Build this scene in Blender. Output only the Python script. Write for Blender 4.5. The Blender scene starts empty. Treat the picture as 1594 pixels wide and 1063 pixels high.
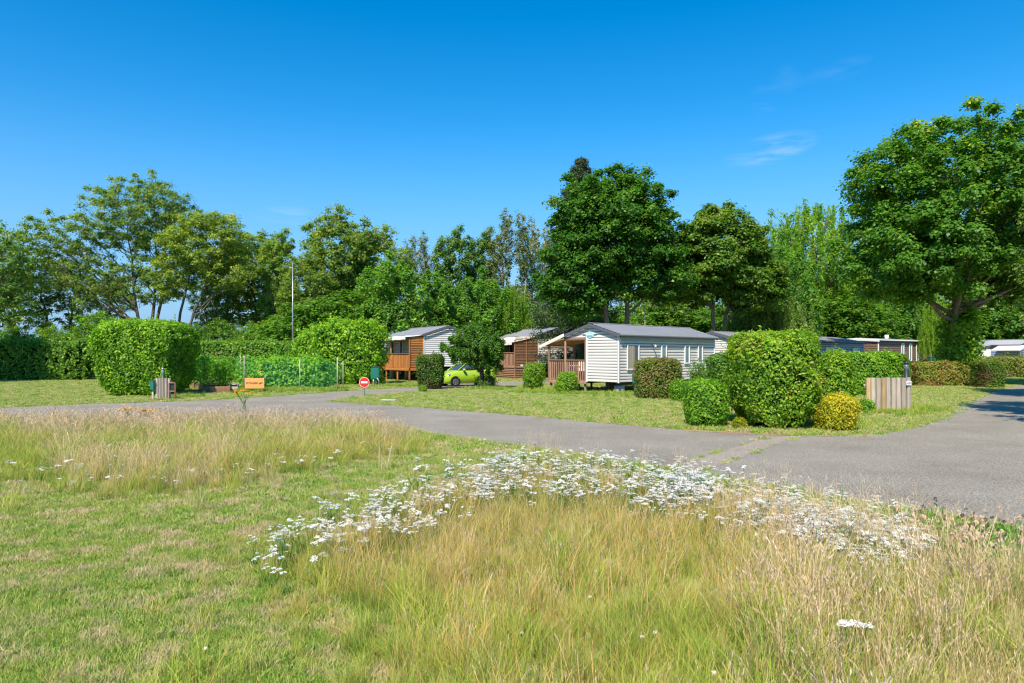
import bpy, bmesh, math, random
import numpy as np
from mathutils import Vector, Matrix

# ------------------------------------------------------------------ camera, sky, sun, exposure
scene = bpy.context.scene
COL = scene.collection
F = 1063.0; HOR = 553.0; CXP = 797.0; CH = 1.9      # focal (px), horizon row, centre column, eye height
cam_d = bpy.data.cameras.new("camera"); cam = bpy.data.objects.new("camera", cam_d); COL.objects.link(cam)
cam.location = (0, 0, CH); cam.rotation_euler = (math.radians(90), 0, 0)
cam_d.sensor_width = 36; cam_d.lens = 24.0; cam_d.shift_y = (HOR - 531.5) / 1594.0
cam_d.clip_start = 0.1; cam_d.clip_end = 6000
scene.camera = cam

SUN_BEHIND = 71.0     # degrees the sun stands behind the left-hand side of the camera
SUN_EL = 50.0
world = bpy.data.worlds.new("World"); scene.world = world; world.use_nodes = True
wn = world.node_tree; wn.nodes.clear()
A_ = math.radians(SUN_BEHIND); E_ = math.radians(SUN_EL)
sun_vec = Vector((-math.cos(A_) * math.cos(E_), -math.sin(A_) * math.cos(E_), math.sin(E_)))
sky = wn.nodes.new("ShaderNodeTexSky"); sky.sky_type = 'NISHITA'; sky.sun_disc = False
sky.sun_elevation = E_; sky.sun_rotation = math.atan2(sun_vec.x, sun_vec.y) 
sky.altitude = 0; sky.air_density = 1.0; sky.dust_density = 0.15; sky.ozone_density = 3.0
hs = wn.nodes.new("ShaderNodeHueSaturation"); hs.inputs['Saturation'].default_value = 1.46; hs.inputs['Hue'].default_value = 0.496
wn.links.new(sky.outputs[0], hs.inputs['Color'])
# the pale blue band of clear summer air low over the horizon, the same all the way round
tc0 = wn.nodes.new("ShaderNodeTexCoord"); sx0 = wn.nodes.new("ShaderNodeSeparateXYZ"); wn.links.new(tc0.outputs['Generated'], sx0.inputs[0])
mr0 = wn.nodes.new("ShaderNodeMapRange"); mr0.interpolation_type = 'SMOOTHSTEP'; mr0.inputs['From Min'].default_value = -.02; mr0.inputs['From Max'].default_value = .34; mr0.inputs['To Min'].default_value = .92; mr0.inputs['To Max'].default_value = 0
wn.links.new(sx0.outputs['Z'], mr0.inputs['Value'])
cap = wn.nodes.new("ShaderNodeMix"); cap.data_type = 'RGBA'; wn.links.new(mr0.outputs[0], cap.inputs['Factor']); wn.links.new(hs.outputs[0], cap.inputs['A']); cap.inputs['B'].default_value = (1.0, 2.2, 3.9, 1)
# thin cirrus wisps high in the sky, fixed in real directions
geo = wn.nodes.new("ShaderNodeTexCoord")
def wmath(op, a, b=None, c=None):
    n = wn.nodes.new("ShaderNodeMath"); n.operation = op
    for i, v in enumerate((a, b, c)):
        if v is None: continue
        if isinstance(v, (int, float)): n.inputs[i].default_value = v
        else: wn.links.new(v, n.inputs[i])
    return n.outputs[0]
mp = wn.nodes.new("ShaderNodeMapping"); mp.inputs['Scale'].default_value = (6, 6, 34); mp.inputs['Rotation'].default_value = (0, math.radians(12), 0)
wn.links.new(geo.outputs['Generated'], mp.inputs[0])
nz = wn.nodes.new("ShaderNodeTexNoise"); nz.inputs['Scale'].default_value = 2.2; nz.inputs['Detail'].default_value = 7; nz.inputs['Distortion'].default_value = 1.2
wn.links.new(mp.outputs[0], nz.inputs[0])
streak = wmath('SUBTRACT', nz.outputs[0], 0.40)
total = None
def pxdir(px, py): return Vector((px - CXP, F, HOR - py)).normalized()
for (px, py, rx, ry, k) in ((1198, 233, 62, 20, 2.2), (1188, 157, 18, 22, .5), (1222, 126, 22, 20, 0.35), (1300, 112, 46, 14, 0.35), (455, 336, 50, 14, 1.1), (1150, 70, 0.1, 0.1, 0)):
    if k == 0: continue
    d0 = pxdir(px, py)
    right = d0.cross(Vector((0, 0, 1))).normalized(); up = right.cross(d0).normalized()
    if px > 1100: right, up = (right * 0.985 + up * 0.17), (up * 0.985 - right * 0.17)
    terms = []
    for ax, r in ((right, rx), (up, ry)):
        vm = wn.nodes.new("ShaderNodeVectorMath"); vm.operation = 'DOT_PRODUCT'; vm.inputs[1].default_value = ax
        sb = wn.nodes.new("ShaderNodeVectorMath"); sb.operation = 'SUBTRACT'; sb.inputs[1].default_value = d0
        wn.links.new(geo.outputs['Generated'], sb.inputs[0]); wn.links.new(sb.outputs[0], vm.inputs[0])
        q = wmath('MULTIPLY', vm.outputs['Value'], F * 0.9 / r); terms.append(wmath('MULTIPLY', q, q))
    g = wmath('SUBTRACT', 1.0, wmath('ADD', terms[0], terms[1])); g = wmath('MAXIMUM', g, 0.0)
    g = wmath('MULTIPLY', g, k)
    total = g if total is None else wmath('ADD', total, g)
amt = wmath('MULTIPLY', total, streak); amt = wmath('MAXIMUM', amt, 0.0); amt = wmath('MINIMUM', wmath('MULTIPLY', amt, .55), 0.3)
mixc = wn.nodes.new("ShaderNodeMix"); mixc.data_type = 'RGBA'
wn.links.new(amt, mixc.inputs['Factor']); wn.links.new(cap.outputs['Result'], mixc.inputs['A']); mixc.inputs['B'].default_value = (3.6, 4.3, 5.0, 1)
bg = wn.nodes.new("ShaderNodeBackground"); bg.inputs['Strength'].default_value = 0.116
wo = wn.nodes.new("ShaderNodeOutputWorld")
wn.links.new(mixc.outputs['Result'], bg.inputs['Color']); wn.links.new(bg.outputs[0], wo.inputs['Surface'])

sl = bpy.data.lights.new("sun", 'SUN'); sl.energy = 3.8; sl.angle = math.radians(0.53); sl.color = (1.0, 0.90, 0.77)
so = bpy.data.objects.new("sun", sl); COL.objects.link(so); so.rotation_euler = sun_vec.to_track_quat('Z', 'Y').to_euler()
so.location = (0, 0, 60)
scene.view_settings.view_transform = 'Standard'; scene.view_settings.look = 'None'
scene.view_settings.gamma = 1.0; scene.view_settings.use_curve_mapping = False
scene.view_settings.exposure = 0.82
scene.cycles.max_bounces = 6; scene.cycles.diffuse_bounces = 3; scene.cycles.transparent_max_bounces = 12
scene.cycles.transmission_bounces = 3; scene.cycles.glossy_bounces = 2
scene.cycles.use_denoising = True; scene.cycles.filter_width = 1.2

# ------------------------------------------------------------------ helpers
RN = np.random.default_rng(7)
random.seed(7)
def G(px, py):                     # photograph pixel of a spot on the ground -> world
    d = CH * F / (py - HOR); return ((px - CXP) * d / F, d)
def GD(px, d): return ((px - CXP) * d / F, d)
def ZP(py, d): return CH + (HOR - py) * d / F

def link(o, parent=None):
    COL.objects.link(o)
    if parent is not None: o.parent = parent
    return o
def thing(name, label, cat, loc=(0, 0, 0), rz=0, group=None):
    o = bpy.data.objects.new(name, None); o.empty_display_size = 0.3; link(o)
    o.location = (loc[0], loc[1], loc[2] if len(loc) > 2 else 0); o.rotation_euler = (0, 0, rz)
    o['label'] = label; o['category'] = cat
    if group: o['group'] = group
    return o
def tag(o, label=None, cat=None, group=None, kind=None):
    if label: o['label'] = label
    if cat: o['category'] = cat
    if group: o['group'] = group
    if kind: o['kind'] = kind
    return o
def mesh_np(name, V, faces_n, idx, mats, vals=None, smooth=False, midx=None):
    """V (n,3); faces all with faces_n verts; idx flat index array"""
    me = bpy.data.meshes.new(name)
    V = np.asarray(V, dtype=np.float32); idx = np.asarray(idx, dtype=np.int32).ravel()
    nf = len(idx) // faces_n
    me.vertices.add(len(V)); me.vertices.foreach_set("co", V.ravel())
    me.loops.add(len(idx)); me.loops.foreach_set("vertex_index", idx)
    me.polygons.add(nf)
    me.polygons.foreach_set("loop_start", np.arange(0, nf * faces_n, faces_n, dtype=np.int32))
    me.polygons.foreach_set("loop_total", np.full(nf, faces_n, dtype=np.int32))
    if smooth: me.polygons.foreach_set("use_smooth", np.ones(nf, dtype=bool))
    for m in (mats if isinstance(mats, (list, tuple)) else [mats]): me.materials.append(m)
    if midx is not None: me.polygons.foreach_set("material_index", np.asarray(midx, dtype=np.int32))
    if vals is not None:
        a = me.attributes.new("v", 'FLOAT', 'FACE'); a.data.foreach_set("value", np.asarray(vals, dtype=np.float32))
    me.update(calc_edges=True); me.validate()
    return me
def obj(name, me, parent=None, loc=None, rot=None, scale=None):
    o = bpy.data.objects.new(name, me); link(o, parent)
    if loc is not None: o.location = loc
    if rot is not None: o.rotation_euler = rot
    if scale is not None: o.scale = scale
    return o
def copy_tree(o, parent=None):
    c = o.copy(); link(c, parent)
    for ch in list(o.children): copy_tree(ch, c)
    return c

# shared unit box (12 triangles) for planks, slats, posts
UB = {}
def unit_box(mat):
    if mat.name not in UB:
        v = [(x, y, z) for x in (-.5, .5) for y in (-.5, .5) for z in (-.5, .5)]
        f = [0, 1, 3, 2, 4, 6, 7, 5, 0, 4, 5, 1, 2, 3, 7, 6, 0, 2, 6, 4, 1, 5, 7, 3]
        UB[mat.name] = mesh_np("unit_piece", v, 4, f, mat)
    return UB[mat.name]
def piece(name, mat, parent, lo, hi, rot=None):
    """axis box between two corners, in the parent's frame"""
    lo = Vector(lo); hi = Vector(hi); s = hi - lo
    return obj(name, unit_box(mat), parent, (lo + hi) / 2, rot, (abs(s.x), abs(s.y), abs(s.z)))
def bar(name, mat, parent, a, b, w, h):
    """beam from a to b with cross-section w (sideways) x h"""
    a = Vector(a); b = Vector(b); d = b - a
    o = obj(name, unit_box(mat), parent, (a + b) / 2, None, (d.length, w, h))
    x = d.normalized(); y = Vector((0, 0, 1)).cross(x)
    if y.length < 1e-4: y = Vector((0, 1, 0))
    y.normalize(); z = x.cross(y)
    o.rotation_euler = Matrix((x, y, z)).transposed().to_euler()
    return o
def bm_obj(name, bm, mat, parent=None, smooth=False, bevel=0):
    me = bpy.data.meshes.new(name)
    if bevel: bmesh.ops.bevel(bm, geom=list(bm.edges), offset=bevel, segments=1, affect='EDGES')
    bm.to_mesh(me); bm.free()
    for m in (mat if isinstance(mat, (list, tuple)) else [mat]): me.materials.append(m)
    if smooth:
        for p in me.polygons: p.use_smooth = True
    return obj(name, me, parent)
def cyl(name, mat, parent, base, r, h, seg=14, r2=None, axis='Z', smooth=True):
    bm = bmesh.new()
    bmesh.ops.create_cone(bm, cap_ends=True, segments=seg, radius1=r, radius2=r if r2 is None else r2, depth=h)
    M = Matrix.Translation((0, 0, h / 2))
    if axis == 'Y': M = Matrix.Rotation(math.radians(-90), 4, 'X') @ M
    if axis == 'X': M = Matrix.Rotation(math.radians(90), 4, 'Y') @ M
    bmesh.ops.transform(bm, matrix=M, verts=bm.verts)
    o = bm_obj(name, bm, mat, parent)
    for p in o.data.polygons: p.use_smooth = smooth and len(p.vertices) == 4
    o.location = base
    return o
def tubes(paths, sides=5):
    """paths: list of (pts (k,3), radii (k,)) -> V, quad idx"""
    Vs, Is, off = [], [], 0
    ang = np.linspace(0, 2 * np.pi, sides, endpoint=False)
    for P, R in paths:
        P = np.asarray(P, float); R = np.asarray(R, float); k = len(P)
        T = np.gradient(P, axis=0); T /= np.linalg.norm(T, axis=1)[:, None] + 1e-9
        ref = np.array([0.31, 0.95, 0.05]) if abs(T[0][2]) > 0.7 else np.array([0.05, 0.1, 1.0])
        B = np.cross(T, ref); B /= np.linalg.norm(B, axis=1)[:, None] + 1e-9
        N = np.cross(B, T)
        ring = P[:, None, :] + R[:, None, None] * (np.cos(ang)[None, :, None] * B[:, None, :] + np.sin(ang)[None, :, None] * N[:, None, :])
        Vs.append(ring.reshape(-1, 3))
        i = np.arange(k - 1)[:, None] * sides; j = np.arange(sides)[None, :]; j2 = (j + 1) % sides
        q = np.stack([i + j, i + j2, i + sides + j2, i + sides + j], axis=-1).reshape(-1, 4) + off
        Is.append(q); off += k * sides
    return np.concatenate(Vs), np.concatenate(Is)
def leaf_geo(P, N, L, W, rng, droop=0.0):
    """folded rhombic leaves: P (n,3), N (n,3)"""
    n = len(P)
    N = N / (np.linalg.norm(N, axis=1)[:, None] + 1e-9)
    t = rng.normal(size=(n, 3)); t[:, 2] -= droop
    t -= (t * N).sum(1)[:, None] * N; t /= np.linalg.norm(t, axis=1)[:, None] + 1e-9
    b = np.cross(N, t)
    L = np.broadcast_to(np.asarray(L, float), (n,))[:, None]; W = np.broadcast_to(np.asarray(W, float), (n,))[:, None]
    a0 = P - t * L * .5; a2 = P + t * L * .5
    a1 = P + b * W * .5 + N * W * .22 - t * L * .06; a3 = P - b * W * .5 + N * W * .22 - t * L * .06
    V = np.stack([a0, a1, a2, a3], axis=1).reshape(-1, 3)
    I = np.arange(4 * n)
    return V, I

# ------------------------------------------------------------------ materials
def new_mat(name):
    m = bpy.data.materials.new(name); m.use_nodes = True
    nt = m.node_tree; b = nt.nodes["Principled BSDF"]
    return m, nt, b
def rampnode(nt, stops):
    r = nt.nodes.new("ShaderNodeValToRGB"); e = r.color_ramp.elements
    while len(e) < len(stops): e.new(0.5)
    for el, (p, c) in zip(e, stops): el.position = p; el.color = (*c, 1)
    return r
def noise(nt, scale, detail=4, src='Object', rough=0.55, mapscale=None, dist=0):
    tc = nt.nodes.new("ShaderNodeTexCoord") if src != 'Position' else nt.nodes.new("ShaderNodeNewGeometry")
    out = tc.outputs['Position'] if src == 'Position' else tc.outputs[src]
    if mapscale:
        mpn = nt.nodes.new("ShaderNodeMapping"); mpn.inputs['Scale'].default_value = mapscale
        nt.links.new(out, mpn.inputs[0]); out = mpn.outputs[0]
    n = nt.nodes.new("ShaderNodeTexNoise"); n.inputs['Scale'].default_value = scale; n.inputs['Detail'].default_value = detail
    n.inputs['Roughness'].default_value = rough; n.inputs['Distortion'].default_value = dist
    nt.links.new(out, n.inputs['Vector']); return n
def mixcol(nt, fac, a, b, blend='MIX'):
    m = nt.nodes.new("ShaderNodeMix"); m.data_type = 'RGBA'; m.blend_type = blend
    for k, v in (('Factor', fac), ('A', a), ('B', b)):
        if isinstance(v, (int, float)): m.inputs[k].default_value = v
        elif isinstance(v, tuple): m.inputs[k].default_value = (*v, 1)
        else: nt.links.new(v, m.inputs[k])
    return m.outputs['Result']
def simple(name, col, rough=0.6, spec=0.5, metal=0, var=0.12, scale=6, mapscale=None, bump=0, src='Position', objvar=0):
    m, nt, b = new_mat(name)
    n = noise(nt, scale, 5, src, mapscale=mapscale)
    r = rampnode(nt, [(0.25, tuple(c * (1 - var) for c in col)), (0.75, tuple(min(1, c * (1 + var)) for c in col))])
    nt.links.new(n.outputs[0], r.inputs[0]); cc = r.outputs[0]
    if objvar:
        oi = nt.nodes.new("ShaderNodeObjectInfo"); mr = nt.nodes.new("ShaderNodeMapRange"); mr.inputs['To Min'].default_value = 1 - objvar; mr.inputs['To Max'].default_value = 1 + objvar
        nt.links.new(oi.outputs['Random'], mr.inputs['Value']); cc = mixcol(nt, 1.0, cc, mr.outputs[0], 'MULTIPLY')
    nt.links.new(cc, b.inputs['Base Color'])
    b.inputs['Roughness'].default_value = rough; b.inputs['Specular IOR Level'].default_value = spec; b.inputs['Metallic'].default_value = metal
    if bump:
        bp = nt.nodes.new("ShaderNodeBump"); bp.inputs['Strength'].default_value = bump; bp.inputs['Distance'].default_value = 0.02
        nt.links.new(n.outputs[0], bp.inputs['Height']); nt.links.new(bp.outputs[0], b.inputs['Normal'])
    return m
def leaf_mat(name, stops, trans=0.42, rough=0.45, spec=0.3, noise_scale=0.0, dry=None, dry_rng=(0.55, 0.7)):
    m, nt, b = new_mat(name)
    at = nt.nodes.new("ShaderNodeAttribute"); at.attribute_name = "v"
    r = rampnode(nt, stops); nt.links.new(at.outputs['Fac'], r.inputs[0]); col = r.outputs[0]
    if dry is not None:
        n = noise(nt, noise_scale, 4, 'Position'); mr = nt.nodes.new("ShaderNodeMapRange")
        mr.inputs['From Min'].default_value = dry_rng[0]; mr.inputs['From Max'].default_value = dry_rng[1]
        nt.links.new(n.outputs[0], mr.inputs['Value']); col = mixcol(nt, mr.outputs[0], col, dry)
    oi = nt.nodes.new("ShaderNodeObjectInfo"); rv = rampnode(nt, [(0, (.80, .84, .80)), (.5, (1, 1, 1)), (1, (1.30, 1.16, .95))]); nt.links.new(oi.outputs['Random'], rv.inputs[0])
    col = mixcol(nt, 1.0, col, rv.outputs[0], 'MULTIPLY')
    nt.links.new(col, b.inputs['Base Color'])
    b.inputs['Roughness'].default_value = rough; b.inputs['Specular IOR Level'].default_value = spec
    tr = nt.nodes.new("ShaderNodeBsdfTranslucent"); nt.links.new(mixcol(nt, 1.0, col, (1.5, 1.6, 0.55), 'MULTIPLY'), tr.inputs['Color'])
    mx = nt.nodes.new("ShaderNodeMixShader"); mx.inputs[0].default_value = trans
    nt.links.new(b.outputs[0], mx.inputs[1]); nt.links.new(tr.outputs[0], mx.inputs[2])
    nt.links.new(mx.outputs[0], nt.nodes["Material Output"].inputs['Surface'])
    return m
M = {}
M['maple'] = leaf_mat("maple_leaf", [(0, (0.054, 0.147, 0.023)), (.55, (0.098, 0.254, 0.030)), (.9, (0.184, 0.370, 0.038)), (1, (0.490, 0.468, 0.056))])
M['maple2'] = leaf_mat("maple_leaf_olive", [(0, (0.069, 0.154, 0.023)), (.6, (0.135, 0.270, 0.034)), (.88, (0.270, 0.347, 0.041)), (1, (0.30, 0.36, 0.06))])
M['ash'] = leaf_mat("ash_leaf", [(0, (0.118, 0.207, 0.040)), (.6, (0.218, 0.339, 0.060)), (.9, (0.382, 0.461, 0.082)), (1, (0.586, 0.534, 0.137))], trans=.4)
M['poplar'] = leaf_mat("poplar_leaf", [(0, (0.102, 0.207, 0.052)), (.6, (0.176, 0.327, 0.070)), (.9, (0.324, 0.437, 0.092)), (1, (0.559, 0.486, 0.164))], trans=.4)
M['poplar_brown'] = leaf_mat("poplar_leaf_brownish", [(0, (0.110, 0.175, 0.066)), (.5, (0.220, 0.286, 0.099)), (.85, (0.374, 0.330, 0.155)), (1, (0.483, 0.351, 0.196))], trans=.35)
M['darkgreen'] = leaf_mat("dark_broad_leaf", [(0, (0.075, 0.182, 0.033)), (.6, (0.149, 0.332, 0.048)), (1, (0.298, 0.513, 0.069))])
M['bright'] = leaf_mat("bright_leaf", [(0, (0.113, 0.233, 0.018)), (.6, (0.224, 0.413, 0.029)), (1, (0.448, 0.592, 0.044))], trans=.45)
M['willow'] = leaf_mat("pale_willow_leaf", [(0, (0.125, 0.234, 0.040)), (.6, (0.218, 0.343, 0.062)), (1, (0.343, 0.437, 0.109))], trans=.4)
M['spruce'] = leaf_mat("spruce_needle", [(0, (0.036, 0.073, 0.033)), (.7, (0.073, 0.118, 0.046)), (1, (0.218, 0.146, 0.073))], trans=.1)
M['laurel'] = leaf_mat("laurel_leaf", [(0, (.05, .15, .01)), (.4, (.12, .29, .016)), (.8, (.26, .48, .03)), (1, (.42, .60, .05))], rough=.5, spec=.35)
M['laurel_y'] = leaf_mat("laurel_leaf_yellowing", [(0, (.07, .17, .01)), (.4, (.16, .33, .018)), (.75, (.34, .52, .03)), (.96, (.50, .60, .05)), (1, (.50, .40, .10))], rough=.5, spec=.35)
M['hornbeam'] = leaf_mat("hornbeam_leaf", [(0, (0.077, 0.177, 0.025)), (.6, (0.143, 0.312, 0.035)), (1, (0.336, 0.489, 0.062))])
M['photinia'] = leaf_mat("reddish_hedge_leaf", [(0, (.09, .15, .025)), (.4, (.20, .29, .04)), (.7, (.36, .38, .08)), (.88, (.40, .22, .11)), (1, (.46, .36, .18))], noise_scale=1.3, dry=(.30, .17, .10), dry_rng=(.53, .74))
M['boxhedge'] = leaf_mat("mixed_hedge_leaf", [(0, (0.056, 0.143, 0.022)), (.6, (0.126, 0.247, 0.033)), (.9, (0.210, 0.312, 0.044)), (1, (0.308, 0.208, 0.088))], noise_scale=.9, dry=(.12, .085, .04), dry_rng=(.5, .66))
M['euonymus'] = leaf_mat("yellow_variegated_leaf", [(0, (0.088, 0.165, 0.011)), (.35, (0.242, 0.308, 0.017)), (.6, (0.550, 0.484, 0.022)), (1, (0.726, 0.605, 0.055))])
M['vine'] = leaf_mat("vine_leaf", [(0, (0.097, 0.250, 0.029)), (.6, (0.211, 0.468, 0.050)), (.92, (0.356, 0.624, 0.072)), (1, (0.680, 0.624, 0.058))], trans=.45)
M['cherry'] = leaf_mat("small_tree_leaf", [(0, (.06, .15, .02)), (.6, (.12, .27, .035)), (1, (.22, .38, .06))], trans=.4)
M['core'] = simple("light_block_core", (.018, .032, .010), rough=1, spec=.05, var=.4, scale=5, bump=.5)  # dark colour of the solid core inside hedges and bushes
M['bark'] = simple("grey_bark", (.14, .115, .09), rough=.95, spec=.1, var=.4, scale=7, mapscale=(1, 1, .25), bump=1.0)
M['bark_warm'] = simple("warm_grey_bark", (.22, .17, .13), rough=.95, spec=.1, var=.35, scale=6, mapscale=(1, 1, .25), bump=1.0)
M['bark_light'] = simple("pale_bark", (.30, .27, .22), rough=.95, spec=.1, var=.35, scale=6, mapscale=(1, 1, .25), bump=1.0)
M['white'] = simple("white_trim", (.80, .80, .79), rough=.4, var=.04)
M['white_siding'] = simple("white_vinyl_siding", (.66, .66, .65), rough=.45, var=.05, scale=1.5, objvar=.04)
M['cream_siding'] = simple("cream_vinyl_siding", (.66, .62, .56), rough=.45, var=.05, scale=1.5, objvar=.04)
M['grey_siding'] = simple("blue_grey_siding", (.34, .40, .46), rough=.5, var=.05, scale=1.5, objvar=.04)
M['brown_siding'] = simple("brown_siding", (.20, .115, .085), rough=.55, var=.08, scale=1.5, objvar=.04)
M['blue_siding'] = simple("blue_siding", (.18, .28, .48), rough=.5, var=.05)
M['core_wall'] = simple("lap_shade_backing", (.15, .145, .14), rough=.8, var=.05)  # wall body, coloured dark to paint the lap shadow between boards
M['roof'] = simple("grey_metal_roof_tiles", (.27, .28, .30), rough=.42, spec=.5, var=.1, scale=2)
M['roof_lt'] = simple("light_grey_roof", (.30, .315, .34), rough=.5, var=.06, scale=2)
M['roof_dk'] = simple("dark_roof_edge", (.10, .105, .125), rough=.5, var=.06)
M['wood_o'] = simple("orange_stained_wood", (.44, .17, .045), rough=.55, var=.25, scale=3, mapscale=(3, 3, .6), objvar=.28)
M['wood_b'] = simple("brown_stained_wood", (.25, .125, .065), rough=.65, var=.25, scale=3, mapscale=(3, 3, .6), objvar=.28)
M['wood_r'] = simple("reddish_weathered_wood", (.34, .19, .12), rough=.7, var=.3, scale=4, mapscale=(4, 4, .6), objvar=.28)
M['wood_grey'] = simple("grey_weathered_wood", (.42, .36, .29), rough=.85, var=.25, scale=9, mapscale=(2.5, 2.5, .25), bump=.6, objvar=.28)
M['wood_ochre'] = simple("ochre_stained_log", (.48, .33, .15), rough=.85, var=.3, scale=8, mapscale=(2, 2, .3), bump=.6, objvar=.28)
M['wood_in'] = simple("pergola_beam_wood", (.42, .20, .07), rough=.6, var=.25, scale=3)
M['canvas'] = simple("cream_canvas", (.74, .68, .56), rough=.8, spec=.15, var=.05, scale=2)
M['canvas_w'] = simple("white_canvas", (.78, .78, .76), rough=.8, spec=.15, var=.05, scale=2)
M['curtain'] = simple("beige_curtain", (.42, .36, .26), rough=.9, spec=.1, var=.15, scale=6, mapscale=(8, 8, .3))
M['concrete'] = simple("concrete_block", (.42, .40, .37), rough=.9, var=.2, scale=8, bump=.4)
M['dark'] = simple("dark_plastic", (.025, .03, .035), rough=.5, var=.1)
M['lampgreen'] = simple("dark_green_paint", (.03, .10, .085), rough=.4, var=.1)
M['boxgreen'] = simple("green_service_box", (.012, .16, .11), rough=.45, var=.08)
M['steel'] = simple("galvanised_steel", (.36, .38, .39), rough=.35, metal=.6, var=.1)
M['teal'] = simple("turquoise_print", (.35, .72, .74), rough=.5, var=.08, scale=12)
M['red'] = simple("traffic_red", (.72, .025, .02), rough=.4, var=.05)
M['orange'] = simple("orange_board", (.80, .36, .10), rough=.6, var=.08, scale=9)
M['ink'] = simple("dark_brown_print", (.06, .02, .01), rough=.7, var=.1)
M['soil'] = simple("dark_soil", (.07, .05, .035), rough=1, spec=.05, var=.4, scale=12, bump=.8)
M['redcloth'] = simple("red_cloth", (.45, .10, .07), rough=.9, var=.2)
M['yellowfl'] = simple("orange_yellow_flower", (.85, .42, .01), rough=.7, var=.15, scale=30)
M['whitefl'] = simple("white_petal", (.80, .79, .73), rough=.7, spec=.2, var=.05, scale=30)
M['carpaint'] = simple("lime_green_car_paint", (.36, .55, .025), rough=.25, spec=.6, var=.02)
M['carpaint'].node_tree.nodes["Principled BSDF"].inputs['Coat Weight'].default_value = .6
M['rubber'] = simple("tyre_rubber", (.02, .02, .02), rough=.8, var=.1)
M['rim'] = simple("alloy_rim", (.55, .56, .58), rough=.3, metal=.8, var=.05)
def glass_mat(name, col, rough=.05):
    m, nt, b = new_mat(name); b.inputs['Base Color'].default_value = (*col, 1)
    b.inputs['Roughness'].default_value = rough; b.inputs['Specular IOR Level'].default_value = 1.0; b.inputs['Coat Weight'].default_value = .5
    return m
M['glass'] = glass_mat("window_glass", (.05, .07, .08))
M['glass_teal'] = glass_mat("frosted_window", (.16, .26, .27), .2)
M['glass_lamp'] = glass_mat("lamp_glass", (.7, .72, .72), .2)
def net_mat():
    m, nt, b = new_mat("green_netting"); b.inputs['Base Color'].default_value = (.02, .45, .26, 1); b.inputs['Roughness'].default_value = .6
    tp = nt.nodes.new("ShaderNodeBsdfTransparent"); mx = nt.nodes.new("ShaderNodeMixShader")
    n = noise(nt, 3, 3, 'Object'); mr = nt.nodes.new("ShaderNodeMapRange"); mr.inputs['To Min'].default_value = .01; mr.inputs['To Max'].default_value = .10
    nt.links.new(n.outputs[0], mr.inputs['Value']); nt.links.new(mr.outputs[0], mx.inputs[0])
    nt.links.new(tp.outputs[0], mx.inputs[1]); nt.links.new(b.outputs[0], mx.inputs[2])
    nt.links.new(mx.outputs[0], nt.nodes["Material Output"].inputs['Surface'])
    return m
M['net'] = net_mat()

def ground_mat():
    m, nt, b = new_mat("mown_turf_ground")
    n1 = noise(nt, .5, 5, 'Position'); n2 = noise(nt, 4.0, 6, 'Position', rough=.7); n3 = noise(nt, 40, 4, 'Position', rough=.7)
    r1 = rampnode(nt, [(.30, (.20, .27, .05)), (.45, (.32, .35, .09)), (.57, (.44, .39, .15)), (.72, (.52, .41, .21))])
    mx = nt.nodes.new("ShaderNodeMath"); mx.operation = 'MULTIPLY_ADD'; nt.links.new(n2.outputs[0], mx.inputs[0]); mx.inputs[1].default_value = .55
    md = nt.nodes.new("ShaderNodeMath"); md.operation = 'MULTIPLY'; nt.links.new(n1.outputs[0], md.inputs[0]); md.inputs[1].default_value = .45
    nt.links.new(md.outputs[0], mx.inputs[2]); nt.links.new(mx.outputs[0], r1.inputs[0])
    r3 = rampnode(nt, [(.3, (.50, .50, .45)), (.55, (1, 1, 1)), (.8, (1.35, 1.3, 1.1))]); nt.links.new(n3.outputs[0], r3.inputs[0])
    nt.links.new(mixcol(nt, 1.0, r1.outputs[0], r3.outputs[0], 'MULTIPLY'), b.inputs['Base Color'])
    b.inputs['Roughness'].default_value = 1; b.inputs['Specular IOR Level'].default_value = .05
    bp = nt.nodes.new("ShaderNodeBump"); bp.inputs['Strength'].default_value = 1; bp.inputs['Distance'].default_value = .05
    nt.links.new(n3.outputs[0], bp.inputs['Height']); nt.links.new(bp.outputs[0], b.inputs['Normal'])
    return m
M['ground'] = ground_mat()
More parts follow.
